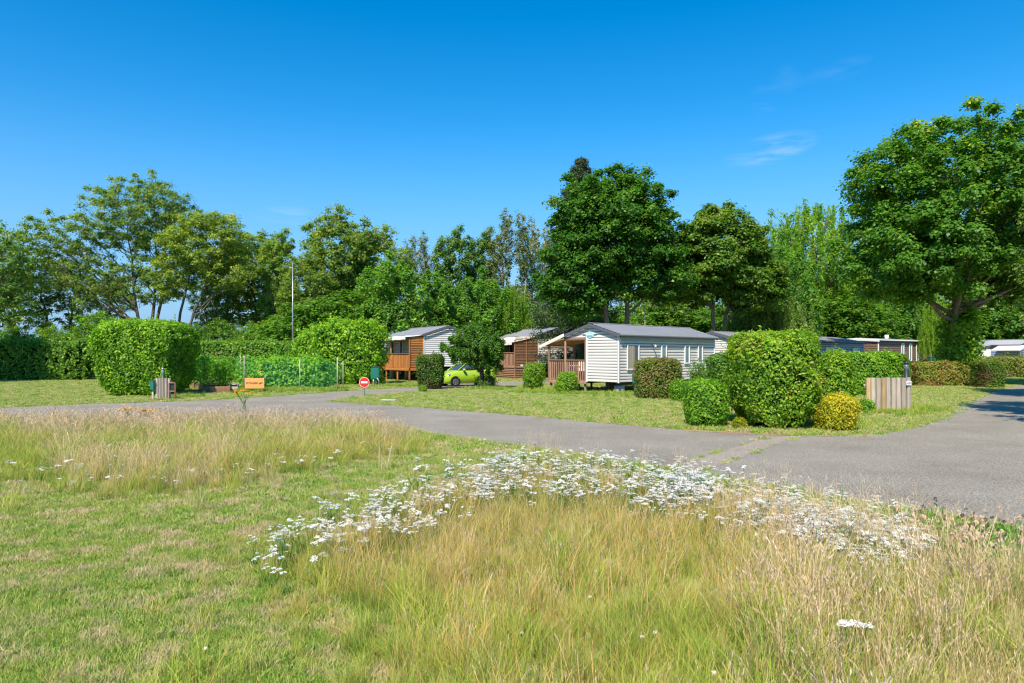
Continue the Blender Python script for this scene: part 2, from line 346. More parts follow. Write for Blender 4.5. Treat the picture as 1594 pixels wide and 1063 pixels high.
def asphalt(name, c0, c1, dirt=(.30, .25, .20)):
    m, nt, b = new_mat(name)
    n1 = noise(nt, .6, 5, 'Position'); nf = noise(nt, 34, 4, 'Position', rough=.9); n5 = noise(nt, 1.7, 6, 'Position', rough=.65, dist=.6)
    r = rampnode(nt, [(.3, c0), (.7, c1)]); nt.links.new(n1.outputs[0], r.inputs[0])
    rf = rampnode(nt, [(.38, (.35, .35, .35)), (.5, (1, 1, 1)), (.62, (1.9, 1.8, 1.65))]); nt.links.new(nf.outputs[0], rf.inputs[0])
    c = mixcol(nt, 1.0, r.outputs[0], rf.outputs[0], 'MULTIPLY')
    rd = rampnode(nt, [(.56, (0, 0, 0)), (.72, (.6, .6, .6))]); nt.links.new(n5.outputs[0], rd.inputs[0])
    nt.links.new(mixcol(nt, rd.outputs[0], c, dirt), b.inputs['Base Color'])
    b.inputs['Roughness'].default_value = .9; b.inputs['Specular IOR Level'].default_value = .2
    # worn seams, patches and hairline cracks
    vo = nt.nodes.new("ShaderNodeTexVoronoi"); vo.feature = 'DISTANCE_TO_EDGE'; vo.inputs['Scale'].default_value = .42
    wv = noise(nt, .8, 5, 'Position', rough=.7); gp = nt.nodes.new("ShaderNodeNewGeometry")
    va = nt.nodes.new("ShaderNodeVectorMath"); va.operation = 'MULTIPLY_ADD'; nt.links.new(wv.outputs['Color'], va.inputs[0]); va.inputs[1].default_value = (1.3, 1.3, 0); nt.links.new(gp.outputs['Position'], va.inputs[2]); nt.links.new(va.outputs[0], vo.inputs['Vector'])
    rc = rampnode(nt, [(.0, (.28, .28, .28)), (.008, (0, 0, 0))]); nt.links.new(vo.outputs['Distance'], rc.inputs[0])
    c = mixcol(nt, rc.outputs[0], c, (.12, .105, .085))
    nt.links.new(mixcol(nt, rd.outputs[0], c, dirt), b.inputs['Base Color'])
    bp = nt.nodes.new("ShaderNodeBump"); bp.inputs['Strength'].default_value = .8; bp.inputs['Distance'].default_value = .012
    nt.links.new(nf.outputs[0], bp.inputs['Height']); nt.links.new(bp.outputs[0], b.inputs['Normal'])
    return m
M['road'] = asphalt("worn_asphalt", (.225, .205, .165), (.30, .277, .23), (.34, .285, .22))
M['road_lt'] = asphalt("worn_concrete_band", (.30, .26, .215), (.34, .29, .24))
M['litter'] = asphalt("dry_leaf_litter", (.30, .19, .12), (.42, .28, .19), (.20, .22, .08))

# ------------------------------------------------------------------ ground, road
def in_poly(P, poly):
    poly = np.asarray(poly); x, y = P[:, 0], P[:, 1]; c = np.zeros(len(P), bool); j = len(poly) - 1
    for i in range(len(poly)):
        xi, yi = poly[i]; xj, yj = poly[j]
        c ^= ((yi > y) != (yj > y)) & (x < (xj - xi) * (y - yi) / (yj - yi + 1e-12) + xi)
        j = i
    return c
def densify(poly, step=.35, jit=.05):
    out = []
    for i in range(len(poly)):
        a = Vector(poly[i]); b = Vector(poly[(i + 1) % len(poly)]); n = max(1, int((b - a).length / step)); n = min(n, 120)
        for k in range(n):
            p = a.lerp(b, k / n)
            out.append((p.x + random.uniform(-jit, jit), p.y + random.uniform(-jit, jit)))
    return out
def sheet(name, poly, z, mat, step=.35, jit=.05):
    bm = bmesh.new()
    vs = [bm.verts.new((x, y, z)) for x, y in densify(poly, step, jit)]
    f = bm.faces.new(vs)
    if f.normal.z < 0 or True: bm.normal_update()
    if f.normal.z < 0: f.normal_flip()
    bmesh.ops.triangulate(bm, faces=[f])
    o = bm_obj(name, bm, mat); o['kind'] = 'structure'; return o

bm = bmesh.new(); bmesh.ops.create_grid(bm, x_segments=8, y_segments=8, size=2500)
g = bm_obj("ground", bm, M['ground']); tag(g, kind='structure')

ROAD = [G(*p) for p in [(-700, 672), (0, 655), (300, 655), (560, 655), (680, 680), (830, 700), (1050, 735), (1250, 773), (1594, 832), (1900, 893), (3200, 1000)]]
ROAD += [(60, 32), (60, 60)]
ROAD += [GD(1700, 62), GD(1640, 52), G(1594, 598), G(1562, 605), G(1530, 612), G(1485, 634), G(1455, 653), G(1400, 668), G(1340, 678), G(1230, 677), G(1070, 669),
         G(960, 660), G(800, 645), G(640, 633), G(540, 627), G(510, 625), G(560, 617), G(620, 611), G(680, 607), G(800, 600), G(860, 597), G(880, 594), G(800, 594), G(700, 599), G(640, 603),
         G(520, 610), G(400, 619), G(280, 625), G(200, 627), G(100, 631), G(0, 635), G(-700, 640)]
road = sheet("road", ROAD, .004, M['road'], .25, .09)
STRIP = [G(1046, 722), G(1200, 680), G(1245, 679), G(1085, 724)]
STRIP[0] = G(1030, 732); STRIP[3] = G(1078, 740)
sheet("road_band", STRIP, .008, M['road_lt'], .25, .02)
sheet("leaf_litter_strip", [G(1065, 671), G(1150, 676), G(1290, 680), G(1330, 677), G(1280, 664), G(1140, 664), G(1060, 660)], .010, M['litter'], .15, .05)

# ------------------------------------------------------------------ foliage builders
def hedge_shape(u, w, h, dpt, round_=4.0, taper=0.0, amp=.06, seed=0):
    """map unit-sphere directions to a rounded box; taper narrows the foot"""
    p = round_
    s = (np.abs(u) ** p).sum(1) ** (-1 / p)
    q = u * s[:, None]
    ph = seed * 1.7
    bump = 1 + amp * (np.sin(q[:, 0] * w * 1.9 + ph) * np.cos(q[:, 2] * h * 2.3 + ph * 2) + .6 * np.sin(q[:, 1] * dpt * 3.1 + q[:, 0] * w * 3.7 + ph * 3) + .5 * np.sin(q[:, 2] * h * 5.3 + q[:, 0] * w * 4.1 + ph))
    q = q * bump[:, None]
    z = (q[:, 2] + 1) / 2
    k = 1 - taper * (1 - np.clip(z, 0, 1)) ** 1.5
    return np.stack([q[:, 0] * w / 2 * k, q[:, 1] * dpt / 2 * k, np.maximum(z, 0) * h], 1)
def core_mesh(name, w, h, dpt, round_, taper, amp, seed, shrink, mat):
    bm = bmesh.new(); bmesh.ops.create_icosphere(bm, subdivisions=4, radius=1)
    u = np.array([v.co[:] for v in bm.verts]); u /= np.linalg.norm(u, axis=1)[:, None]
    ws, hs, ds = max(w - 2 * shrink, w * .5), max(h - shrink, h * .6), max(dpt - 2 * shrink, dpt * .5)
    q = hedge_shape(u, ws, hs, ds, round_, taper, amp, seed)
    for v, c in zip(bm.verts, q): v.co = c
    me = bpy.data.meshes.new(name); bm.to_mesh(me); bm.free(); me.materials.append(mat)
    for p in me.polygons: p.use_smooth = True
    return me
def hedge(name, label, cat, px0, px1, base_y, top_y, mat, n, leaf=(.12, .06), depth=None, d=None, round_=5.0, taper=.05, amp=.04, seed=1, rz=0, top_bias=.0, up=.35, fuzz=.12, group=None, stems=True, core=True, parent_thing=None):
    dd = d if d else CH * F / (base_y - HOR)
    x0, x1 = (px0 - CXP) * dd / F, (px1 - CXP) * dd / F
    h = ZP(top_y, dd) - fuzz * .7; w0 = x1 - x0; dpt = depth if depth else w0
    # the far corner shows beside the front face, so the front is narrower than the outline
    if px1 < CXP: x1 = max((px1 - CXP) * (dd + .7 * dpt) / F, x0 + .45 * w0)
    if px0 > CXP: x0 = min((px0 - CXP) * (dd + .7 * dpt) / F, x1 - .45 * w0)
    w = (x1 - x0)
    if rz: w = w / max(.3, abs(math.cos(rz)))
    t = thing(name, label, cat, ((x0 + x1) / 2, dd + dpt / 2, 0), rz, group)
    rng = np.random.default_rng(seed * 13 + 5)
    # surface samples proportional to a box surface
    a = rng.uniform(-1, 1, (n * 2, 3)); areas = np.array([h * dpt, w * h, w * dpt * .55])
    face = rng.choice(3, size=n * 2, p=areas / areas.sum()); sgn = rng.choice([-1, 1], size=n * 2)
    a[np.arange(n * 2), face] = sgn
    top = (face == 2); a[top, 2] = 1
    hol = np.sin(a[:, 0] * w * 2.6 + seed) * np.sin(a[:, 2] * h * 2.9 + seed * 3) * np.sin(a[:, 1] * dpt * 3 + seed)
    back = (face == 1) & (a[:, 1] > 0) & (rng.random(n * 2) < .6); back |= (hol > .55) & (rng.random(n * 2) < .6); a = a[~back][:n]
    a /= np.linalg.norm(a, axis=1)[:, None]
    P = hedge_shape(a, w, h, dpt, round_, taper, amp, seed)
    e = 1e-3
    Nn = np.sign(a) * np.abs(a) ** 2.2 * np.array([1 / 1, 1, 1.0]); Nn /= np.linalg.norm(Nn, axis=1)[:, None]
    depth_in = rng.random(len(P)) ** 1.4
    P = P + Nn * ((.5 - depth_in) * fuzz * 2)[:, None] * .9 + rng.normal(0, fuzz * .25, P.shape)
    P[:, 2] = np.abs(P[:, 2])
    N = Nn + rng.normal(0, .55, P.shape); N[:, 2] += up
    ns_ = int((w * h + w * dpt) * 5.5)                       # loose shoots standing out of the clipped face
    si = rng.integers(0, len(P), ns_); sl_ = fuzz * rng.uniform(.6, 2.4, ns_) * np.where(P[si, 2] > h * .8, .75, .8)
    sd = Nn[si] + rng.normal(0, .25, (ns_, 3)); sd[:, 2] += .55
    kk = np.tile(np.linspace(.2, 1, 7), ns_)[:, None]; Ps = np.repeat(P[si], 7, 0) + np.repeat(sd * sl_[:, None], 7, 0) * kk + rng.normal(0, leaf[0] * .22, (ns_ * 7, 3))
    P = np.concatenate([P, Ps]); N = np.concatenate([N, rng.normal(0, .7, Ps.shape) + np.array([0, -.2, .5])]); depth_in = np.concatenate([depth_in, np.full(len(Ps), .1)])
    L = leaf[0] * rng.uniform(.5, 1.35, len(P)); W = leaf[1] * rng.uniform(.6, 1.25, len(P))
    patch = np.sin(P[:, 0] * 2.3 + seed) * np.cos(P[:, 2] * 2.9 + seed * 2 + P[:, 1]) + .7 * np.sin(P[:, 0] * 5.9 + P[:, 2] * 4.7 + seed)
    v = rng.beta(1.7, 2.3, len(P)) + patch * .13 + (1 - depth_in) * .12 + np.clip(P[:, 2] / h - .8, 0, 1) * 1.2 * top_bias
    V, I = leaf_geo(P, N, L, W, rng)
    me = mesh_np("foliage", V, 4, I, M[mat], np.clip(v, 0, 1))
    o = obj("foliage", me, t); o['kind'] = 'stuff'
    if core: obj("light_block_core", core_mesh("light_block_core", w, h, dpt, round_, taper, amp, seed, fuzz * 1.2, M['core']), t)  # solid dark core in place of inner twigs, added to block light
    if stems:
        paths = []
        for k in range(max(3, int(w * 3))):
            x = rng.uniform(-.38, .38) * w; y = rng.uniform(-.4, .1) * dpt
            paths.append((np.array([[x * .9, y, -.05], [x, y, h * .3], [x * 1.1, y, h * .55]]), np.array([.025, .02, .012])))
        Vt, It = tubes(paths, 5); obj("stems", mesh_np("stems", Vt, 4, It, M['bark'], smooth=True), t)['kind'] = 'stuff'
    return t
def bez(a, b, bend, k=6):
    a = np.asarray(a, float); b = np.asarray(b, float); t = np.linspace(0, 1, k)[:, None]
    m = (a + b) / 2 + np.asarray(bend, float)
    return (1 - t) ** 2 * a + 2 * t * (1 - t) * m + t ** 2 * b
def tree_meshes(seed, h, lobes, trunk_r, mat, bark, n_limb=9, n_sub=9, n_leaf=20000, leaf=(.22, .15), r2=1.2, r3=(.55, .28), fork=.35,
                stems=((0, 0),), up=.9, droop=0.0, twig_leaf=.15, lean=(0, 0), hang=0.0, spread=.75, gnarl=.25):
    """lobes: (x, y, z, rx, ry, rz, weight) envelope ellipsoids in metres about the trunk base"""
    rng = np.random.default_rng(seed); lobes = np.asarray(lobes, float)
    wts = lobes[:, 6] / lobes[:, 6].sum()
    paths = []; limbs = []
    topz = h * .93
    ns = len(stems)
    stem_paths = []
    for (sx, sy) in stems:
        top = np.array([sx * 3 + lean[0], sy * 3 + lean[1], topz * (.82 if ns > 1 else .9)])
        P = bez((sx * .4, sy * .4, -.15), top, (rng.normal(0, gnarl), rng.normal(0, gnarl), 0), 9)
        P[1:-1, :2] += rng.normal(0, gnarl * .35, (7, 2))
        tt = np.linspace(0, 1, 9)
        R = trunk_r * (1 - tt) ** .8 * .9 + .03; R[0] = trunk_r * 1.45; R[1] *= 1.05
        stem_paths.append((P, R)); paths.append((P, R))
    # spots for the leaf clusters, spread evenly through the outer shell of the envelope
    ntot = n_limb * ns * n_sub; cand = []
    vol = lobes[:, 3] * lobes[:, 4] * lobes[:, 5]; pw = vol ** .67 * np.sqrt(lobes[:, 6]); pw /= pw.sum()
    while len(cand) < ntot:
        li = rng.choice(len(lobes), p=pw); lb = lobes[li]; best = None; bd = -1
        for _ in range(7):
            u = rng.normal(size=3); u /= np.linalg.norm(u)
            k_ = 1 + .10 * math.sin(u[0] * 5 + seed) * math.cos(u[2] * 6 + seed * 2) + .07 * math.sin(u[1] * 9 + u[0] * 8 + seed)
            p = lb[:3] + u * lb[3:6] * k_ * rng.uniform(.42, 1.0) ** .6 * (1 + (rng.random() < .07) * .10)
            if p[2] < .3: continue
            dist = min((np.sum((p - q) ** 2) for q in cand), default=9) 
            if dist > bd: bd, best = dist, p
        if best is not None: cand.append(best)
    cand = np.array(cand); nl = n_limb * ns
    cen_ = cand[rng.choice(len(cand), nl, replace=False)]
    for _ in range(6):
        lab = ((cand[:, None] - cen_[None]) ** 2).sum(2).argmin(1)
        cen_ = np.array([cand[lab == k].mean(0) if (lab == k).any() else cen_[k] for k in range(nl)])
    mid_ = (lobes[:, :3] * pw[:, None]).sum(0); cl = []; tw = []
    for i in range(nl):
        mem = cand[lab == i]
        if not len(mem): continue
        tgt = cen_[i] + (mid_ - cen_[i]) * .12
        si = int(np.argmin([abs(sp_[5][0] - tgt[0]) + .3 * rng.random() for sp_, _ in stem_paths])); sp, sr = stem_paths[si]
        hz = np.hypot(*(tgt[:2] - sp[4][:2]))
        zs = min(max(tgt[2] - hz * .8 - rng.uniform(.2, .8), h * fork * rng.uniform(.8, 1.15)), topz * .8)
        t = np.interp(zs, sp[:, 2], np.arange(9)); st = np.array([np.interp(t, np.arange(9), sp[:, k]) for k in range(3)])
        r0 = min(np.interp(t, np.arange(9), sr) * .62, .03 + .022 * np.linalg.norm(tgt - st))
        P = bez(st, tgt, (rng.normal(0, .2), rng.normal(0, .2), -abs(rng.normal(0, .35)) + .15), 7)
        P[1:-1] += rng.normal(0, .10, (5, 3)); paths.append((P, np.linspace(r0, r0 * .3, 7)))
        for q in mem:
            k = rng.uniform(.45, 1) * 6; st = np.array([np.interp(k, np.arange(7), P[:, c]) for c in range(3)])
            Q = bez(st, q, rng.normal(0, .15, 3), 4); paths.append((Q, np.array([max(r0 * .3, .02), .018, .012, .006]))); cl.append(q); tw.append(Q)
    Vt, It = tubes(paths, 6)
    cl = np.array(cl); nc = len(cl)
    ci = rng.integers(0, nc, n_leaf); sz = rng.uniform(.6, 1.25, nc)
    u = rng.normal(size=(n_leaf, 3)); u /= np.linalg.norm(u, axis=1)[:, None]; rad = np.abs(rng.normal(.62, .36, n_leaf))
    off = u * rad[:, None] * np.array([r3[0], r3[0], r3[1]]) * sz[ci][:, None]
    # dome: pads curve down at their rims
    off[:, 2] -= (off[:, 0] ** 2 + off[:, 1] ** 2) / (r3[0] * 2.2) * .5
    if hang: off[:, 2] -= rng.random(n_leaf) ** 1.3 * hang * sz[ci]; off[:, :2] *= .6
    P = cl[ci] + off
    nt_ = int(n_leaf * twig_leaf)
    if nt_:
        qi = rng.integers(0, len(tw), nt_); tt = rng.random(nt_) * 3; Q = np.array(tw)
        k0 = np.minimum(tt.astype(int), 2); f = (tt - k0)[:, None]
        P[:nt_] = Q[qi, k0] * (1 - f) + Q[qi, k0 + 1] * f + rng.normal(0, .16, (nt_, 3))
    cen = lobes[:, :3].mean(0)
    N = u * .55 + (P - cen) / (np.linalg.norm(P - cen, axis=1)[:, None] + .1) * .35 + rng.normal(0, .45, P.shape); N[:, 2] += up
    L = leaf[0] * rng.uniform(.6, 1.3, n_leaf); W = leaf[1] * rng.uniform(.6, 1.25, n_leaf)
    cv = rng.normal(0, .13, nc)
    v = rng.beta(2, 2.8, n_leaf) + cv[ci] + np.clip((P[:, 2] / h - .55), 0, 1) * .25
    V, I = leaf_geo(P, N, L, W, rng, droop)
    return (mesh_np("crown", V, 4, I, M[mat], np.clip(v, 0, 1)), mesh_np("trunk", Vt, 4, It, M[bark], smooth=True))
def place_tree(meshes, name, label, cat, x, y, rz=0, s=1.0, group=None, sz=None):
    t = thing(name, label, cat, (x, y, 0), rz, group)
    t.scale = (s, s, sz if sz else s)
    obj("trunk", meshes[1], t); c = obj("crown", meshes[0], t); c['kind'] = 'stuff'
    return t

exec_order = []
# ------------------------------------------------------------------ mobile homes
def prism(name, mat, parent, poly_yz, x0, x1):
    """extrude a polygon in the local y-z plane along x"""
    bm = bmesh.new()
    a = [bm.verts.new((x0, y, z)) for y, z in poly_yz]; b = [bm.verts.new((x1, y, z)) for y, z in poly_yz]
    bm.faces.new(a); bm.faces.new(b[::-1]); n = len(a)
    for i in range(n): bm.faces.new((a[i], b[i], b[(i + 1) % n], a[(i + 1) % n]))
    bmesh.ops.recalc_face_normals(bm, faces=bm.faces)
    return bm_obj(name, bm, mat, parent)
def window(home, face, s0, s1, z0, z1, w, glass, fr=.06, curtain=None, x_at=None):
    """face 'y0'/'yw': on the long walls; 'x0': on the near gable"""
    def bx(nm, mat, par, a0, a1, c0, c1, p0, p1):
        if face == 'y0': return piece(nm, mat, par, (a0, -p1, c0), (a1, -p0, c1))
        if face == 'yw': return piece(nm, mat, par, (a0, w + p0, c0), (a1, w + p1, c1))
        xx = x_at or 0
        return piece(nm, mat, par, (xx - p1, a0, c0), (xx - p0, a1, c1))
    t = bpy.data.objects.new("window", None); link(t, home)
    bx("pane", glass, t, s0 + fr, s1 - fr, z0 + fr, z1 - fr, .02, .05)
    if curtain: 
        n = 5; wd = (s1 - s0 - 2 * fr) * .62 / n
        for i in range(n): bx("curtain", curtain, t, s0 + fr + .02 + i * wd, s0 + fr + .02 + (i + .86) * wd, z0 + fr, z1 - fr, .052, .062 + .012 * (i % 2))
    for (a, b, c, d_) in ((s0, s0 + fr, z0, z1), (s1 - fr, s1, z0, z1), (s0 + fr, s1 - fr, z0, z0 + fr), (s0 + fr, s1 - fr, z1 - fr, z1)):
        bx("window_frame", M['white'], t, a, b, c, d_, .02, .085)
    return t
def roof_panel(home, name, mat, x0, x1, ya, za, yb, zb, ribs=.2, th=.05):
    """sloping tile-profiled panel; ridge at (yb,zb), eave at (ya,za)"""
    nx = int((x1 - x0) / (ribs / 4)); nr = 8
    xs = np.linspace(x0, x1, nx); V = []; 
    sl = np.array([yb - ya, zb - za]); ln = np.linalg.norm(sl); nrm = np.array([-sl[1], sl[0]]) / ln
    if nrm[1] < 0: nrm = -nrm
    rows = []
    for r in range(nr + 1):
        for side in ((0,) if r in (0,) else (1, 0) if r < nr else (1,)):
            f = r / nr; step = .022 if side == 0 else 0.0
            rows.append((f, step))
    for f, st in rows:
        y = ya + (yb - ya) * f; z = za + (zb - za) * f
        hgt = th + st + .03 * np.sin(xs * 2 * np.pi / ribs)
        V.append(np.stack([xs, y + nrm[0] * hgt, z + nrm[1] * hgt], 1))
    V.append(np.stack([xs, np.full(nx, ya), np.full(nx, za)], 1)); V.insert(0, V.pop())
    V = np.array(V); R = V.shape[0]
    i = np.arange(R - 1)[:, None] * nx + np.arange(nx - 1)[None, :]
    q = np.stack([i, i + 1, i + nx + 1, i + nx], -1).reshape(-1, 4)
    return obj(name, mesh_np(name, V.reshape(-1, 3), 4, q, mat), home)
def home(label, P0, ax, w, L, fz=.55, wh=2.38, rise=.62, siding='cream_siding', roof='roof', notch=None, board=.15, boards=('x0', 'y0'), over=.18, eave_trim='roof_dk', fascia=.14, group="mobile homes along the lane"):
    """P0: corner where local x (ridge direction) and y (gable direction) start; ax: angle of local x"""
    t = thing("mobile_home", label, "mobile home", (P0[0], P0[1], 0), ax, group)
    zt = fz + wh; apex = zt + rise; mid = w / 2; S = M[siding]
    if notch:
        ny, nx = notch           # porch cut out of the near gable: y from ny to w, x from 0 to nx
        prism("lap_shade_backing", M['core_wall'], t, [(0.01, fz), (ny, fz), (ny, zt + .02), (.01, zt)], 0.01, nx)
        prism("lap_shade_backing", M['core_wall'], t, [(0.01, fz), (w - .01, fz), (w - .01, zt), (mid, apex - .03), (.01, zt)], nx, L - .01)
        prism("gable_wall", M['core_wall'], t, [(0.01, zt - .02), (w - .01, zt - .02), (mid, apex - .03)], .01, .12)
    else:
        prism("lap_shade_backing", M['core_wall'], t, [(0.01, fz), (w - .01, fz), (w - .01, zt), (mid, apex - .03), (.01, zt)], 0.01, L - .01)
    # siding boards set apart; the dark backing in the gaps is painted lap shadow
    z = fz + .02; nb = 0
    tilt = math.atan2(.022, board)
    while z < apex - .08:
        z1 = z + board * .79
        if 'x0' in boards:
            ya, yb = 0.0, w
            if z1 > zt:
                k = (min(z1, apex) - zt) / rise; ya, yb = mid * k + .04, w - mid * k - .04
            elif notch and z1 <= zt - .12: yb = notch[0]
            if yb - ya > .1:
                b_ = piece("siding_board", S, t, (-.016, ya, z), (0.002, yb, z1), (0, tilt, 0))
        if z1 <= zt:
            if 'y0' in boards: piece("siding_board", S, t, (0, -.016, z), (L, 0.002, z1), (-tilt, 0, 0))
            if 'yw' in boards: piece("siding_board", S, t, (notch[1] if notch else 0, w - .002, z), (L, w + .016, z1), (tilt, 0, 0))
            if notch: piece("siding_board", S, t, (notch[1] - .02, notch[0] + .03, z), (notch[1] + .002, w, z1), (0, tilt, 0))
        z += board
    if notch: piece("inner_wall", M['canvas_w'], t, (0.02, notch[0] + .0, fz), (notch[1], notch[0] + .03, zt))
    for (x, y) in ((0, 0), (L, 0), (0, notch[0] if notch else w), (L, w)):
        piece("corner_trim", M['white'], t, (x - .045, y - .045, fz - .02), (x + .045, y + .045, zt - .01))
    # roof
    sl = rise / mid; e = over
    za = zt - e * sl
    roof_panel(t, "roof_panel", M[roof], -.12, L + .12, -e, za, mid, apex)
    roof_panel(t, "roof_panel", M[roof], -.12, L + .12, w + e, za, mid, apex)
    bar("ridge_cap", M[roof], t, (-.14, mid, apex + .075), (L + .14, mid, apex + .075), .22, .05)
    for xx in (-.15, L + .12):
        for yy in (-e, w + e):
            bar("barge_board", M[eave_trim], t, (xx, yy, za - .03), (xx, mid, apex - .03), .035, fascia * 1.15)
    for yy in (-e - .02, w + e + .02): bar("gutter", M[eave_trim], t, (-.1, yy, za - .01), (L + .1, yy, za - .01), .09, .09)
    piece("chassis_beam", M['dark'], t, (.1, .25, fz - .16), (L - .1, .33, fz - .02))
    piece("chassis_beam", M['dark'], t, (.1, w - .33, fz - .16), (L - .1, w - .25, fz - .02))
    for xx in (.25, L * .36, L * .68, L - .4):
        for yy in (.12, w - .45):
            piece("support_pier", M['concrete'], t, (xx, yy, -.05), (xx + .4, yy + .35, fz - .16))
    return t, zt, apex

A1 = math.atan2(.68, .73)
# --- the nearest home, cream, with a porch cut out of its gable
h1, zt1, ap1 = home("cream mobile home with a porch in its gable and a turquoise emblem, nearest the grass", (5.26, 33.7), A1, 3.54, 8.9, notch=(2.05, 2.1), rise=.54, boards=('x0', 'y0', 'yw'))
window(h1, 'y0', .62, 1.62, 1.15, 2.47, 3.54, M['glass'], .07, M['curtain'])
for a, b in ((3.55, 4.05), (5.75, 6.25), (7.1, 7.6)): window(h1, 'y0', a, b, 1.42, 2.47, 3.54, M['glass_teal'], .07)
piece("eave_shade_band", M['grey_siding'], h1, (.05, -.03, 2.62), (8.85, -.018, 2.9))  # shadow of the eave on the upper wall, painted as a blue-grey strip
# emblem on the gable
em = bpy.data.objects.new("emblem", None); link(em, h1); em.location = (-.03, 1.82, zt1 + .02); 
bm = bmesh.new(); pts = [(math.cos(a) * .27, math.sin(a) * .15) for a in np.linspace(0, 2 * math.pi, 24, endpoint=False)]
va = [bm.verts.new((-.02, y, z)) for y, z in pts]; vb = [bm.verts.new((.02, y, z)) for y, z in pts]
bm.faces.new(va); bm.faces.new(vb[::-1])
for i in range(24): bm.faces.new((va[i], vb[i], vb[(i + 1) % 24], va[(i + 1) % 24]))
bmesh.ops.recalc_face_normals(bm, faces=bm.faces); bm_obj("oval_plate", bm, M['teal'], em)
for s in (-1, 1): bar("wing_bar", M['roof_dk'], em, (-.012, s * .25, 0), (-.012, s * .48, .03), .02, .03)
bar("lettering_bar", M['lampgreen'], em, (-.026, -.15, -.06), (-.026, .17, -.06), .004, .035)
bar("lettering_bar", M['white'], em, (-.026, -.17, .02), (-.026, .17, .02), .004, .04)
# wall light bracket on the long side
lb = bpy.data.objects.new("wall_lamp", None); link(lb, h1); lb.location = (2.75, -.05, 2.42)
piece("lamp_arm", M['steel'], lb, (-.03, -.2, 0), (.03, .03, .05)); cyl("lamp_head", M['white'], lb, (0, -.2, -.10), .06, .12, 12, .04)
# porch: deck, posts, railings, pergola beams, awning
deck = bpy.data.objects.new("porch_deck", None); link(deck, h1)
DZ = .62; dy0, dy1, dx0, dx1 = 2.05, 4.75, 0.0, 2.1
for i in range(19):
    y = dy0 + i * .142; 
    if y + .13 < dy1: piece("deck_board", M['wood_r'], deck, (dx0 - .02, y, DZ - .03), (dx1 - .03, y + .132, DZ))
piece("deck_rim", M['wood_r'], deck, (dx0 - .06, dy0, DZ - .2), (dx0 - .021, dy1, DZ - .031))
piece("deck_rim", M['wood_b'], deck, (dx0, dy1, DZ - .2), (dx1, dy1 + .04, DZ - .031))
for y in (dy0 + .15, (dy0 + dy1) / 2, dy1 - .1): 
    for x in (.05, dx1 - .15): piece("deck_leg", M['wood_grey'], deck, (x, y, -.05), (x + .09, y + .09, DZ - .2))
def railing(par, a, b, z0, z1, mat, n, gap=.25, post=True, rail_h=.06, seed=0, bt=.02):
    """boards between two points in the parent's frame"""
    r = bpy.data.objects.new("railing", None); link(r, par)
    a = Vector((a[0], a[1], 0)); b = Vector((b[0], b[1], 0)); dv = (b - a); ln = dv.length; u = dv / ln; ang = math.atan2(u.y, u.x)
    bar("top_rail", mat, r, (a.x, a.y, z1), (b.x, b.y, z1), .09, rail_h)
    rr = random.Random(seed); pw = ln / n
    for i in range(n):
        c = a + u * (i + .5) * pw
        obj("railing_board", unit_box(mat), r, (c.x, c.y, (z0 + z1 - rail_h / 2) / 2 + rr.uniform(-.008, .008)), (0, 0, ang), (pw * (1 - gap), bt, z1 - rail_h / 2 - z0))
    return r
railing(deck, (dx0, dy0 + .05), (dx0, dy1), DZ - .12, DZ + 1.02, M['wood_r'], 17, .38, seed=2)
railing(deck, (dx0, dy1), (dx1, dy1), DZ - .12, DZ + 1.02, M['wood_r'], 13, .38, seed=3)
for (x, y, zz) in ((0, dy1, 2.58), (0, 3.54, 2.92), (0, 2.12, 2.85), (dx1 - .05, dy1, 2.58), (dx1 - .05, 3.54, 2.85)):
    piece("porch_post", M['wood_r'], deck, (x - .055, y - .05, DZ - .15), (x + .055, y + .05, zz))
pg = bpy.data.objects.new("pergola", None); link(pg, h1)
piece("header_beam", M['wood_r'], pg, (-.06, 2.1, 2.68), (.02, 3.6, 2.84))
for i in range(6):
    x = .12 + i * .38; bar("rafter", M['wood_in'], pg, (x, 2.1, 2.8), (x, 3.6, 2.72), .05, .12)
    bar("rafter", M['wood_in'], pg, (x, 3.6, 2.72), (x, 5.0, 2.48), .05, .1)
piece("eave_beam", M['wood_in'], pg, (-.05, 4.88, 2.38), (2.15, 4.96, 2.5))
bm = bmesh.new(); nx_, ny_ = 6, 6
gv = [[bm.verts.new((-.2 + 2.5 * i / nx_, 3.5 + 1.75 * j / ny_, 3.0 - .60 * j / ny_ - .03 * math.sin(math.pi * j / ny_))) for j in range(ny_ + 1)] for i in range(nx_ + 1)]
for i in range(nx_):
    for j in range(ny_): bm.faces.new((gv[i][j], gv[i + 1][j], gv[i + 1][j + 1], gv[i][j + 1]))
bmesh.ops.solidify(bm, geom=bm.faces[:], thickness=.03)
bm_obj("awning", bm, M['canvas'], h1, smooth=True)
bar("awning_fascia", M['canvas'], h1, (-.22, 3.45, 2.97), (-.22, 5.28, 2.35), .03, .17)
bar("awning_fascia", M['canvas'], h1, (-.2, 5.28, 2.35), (2.3, 5.28, 2.35), .03, .14)
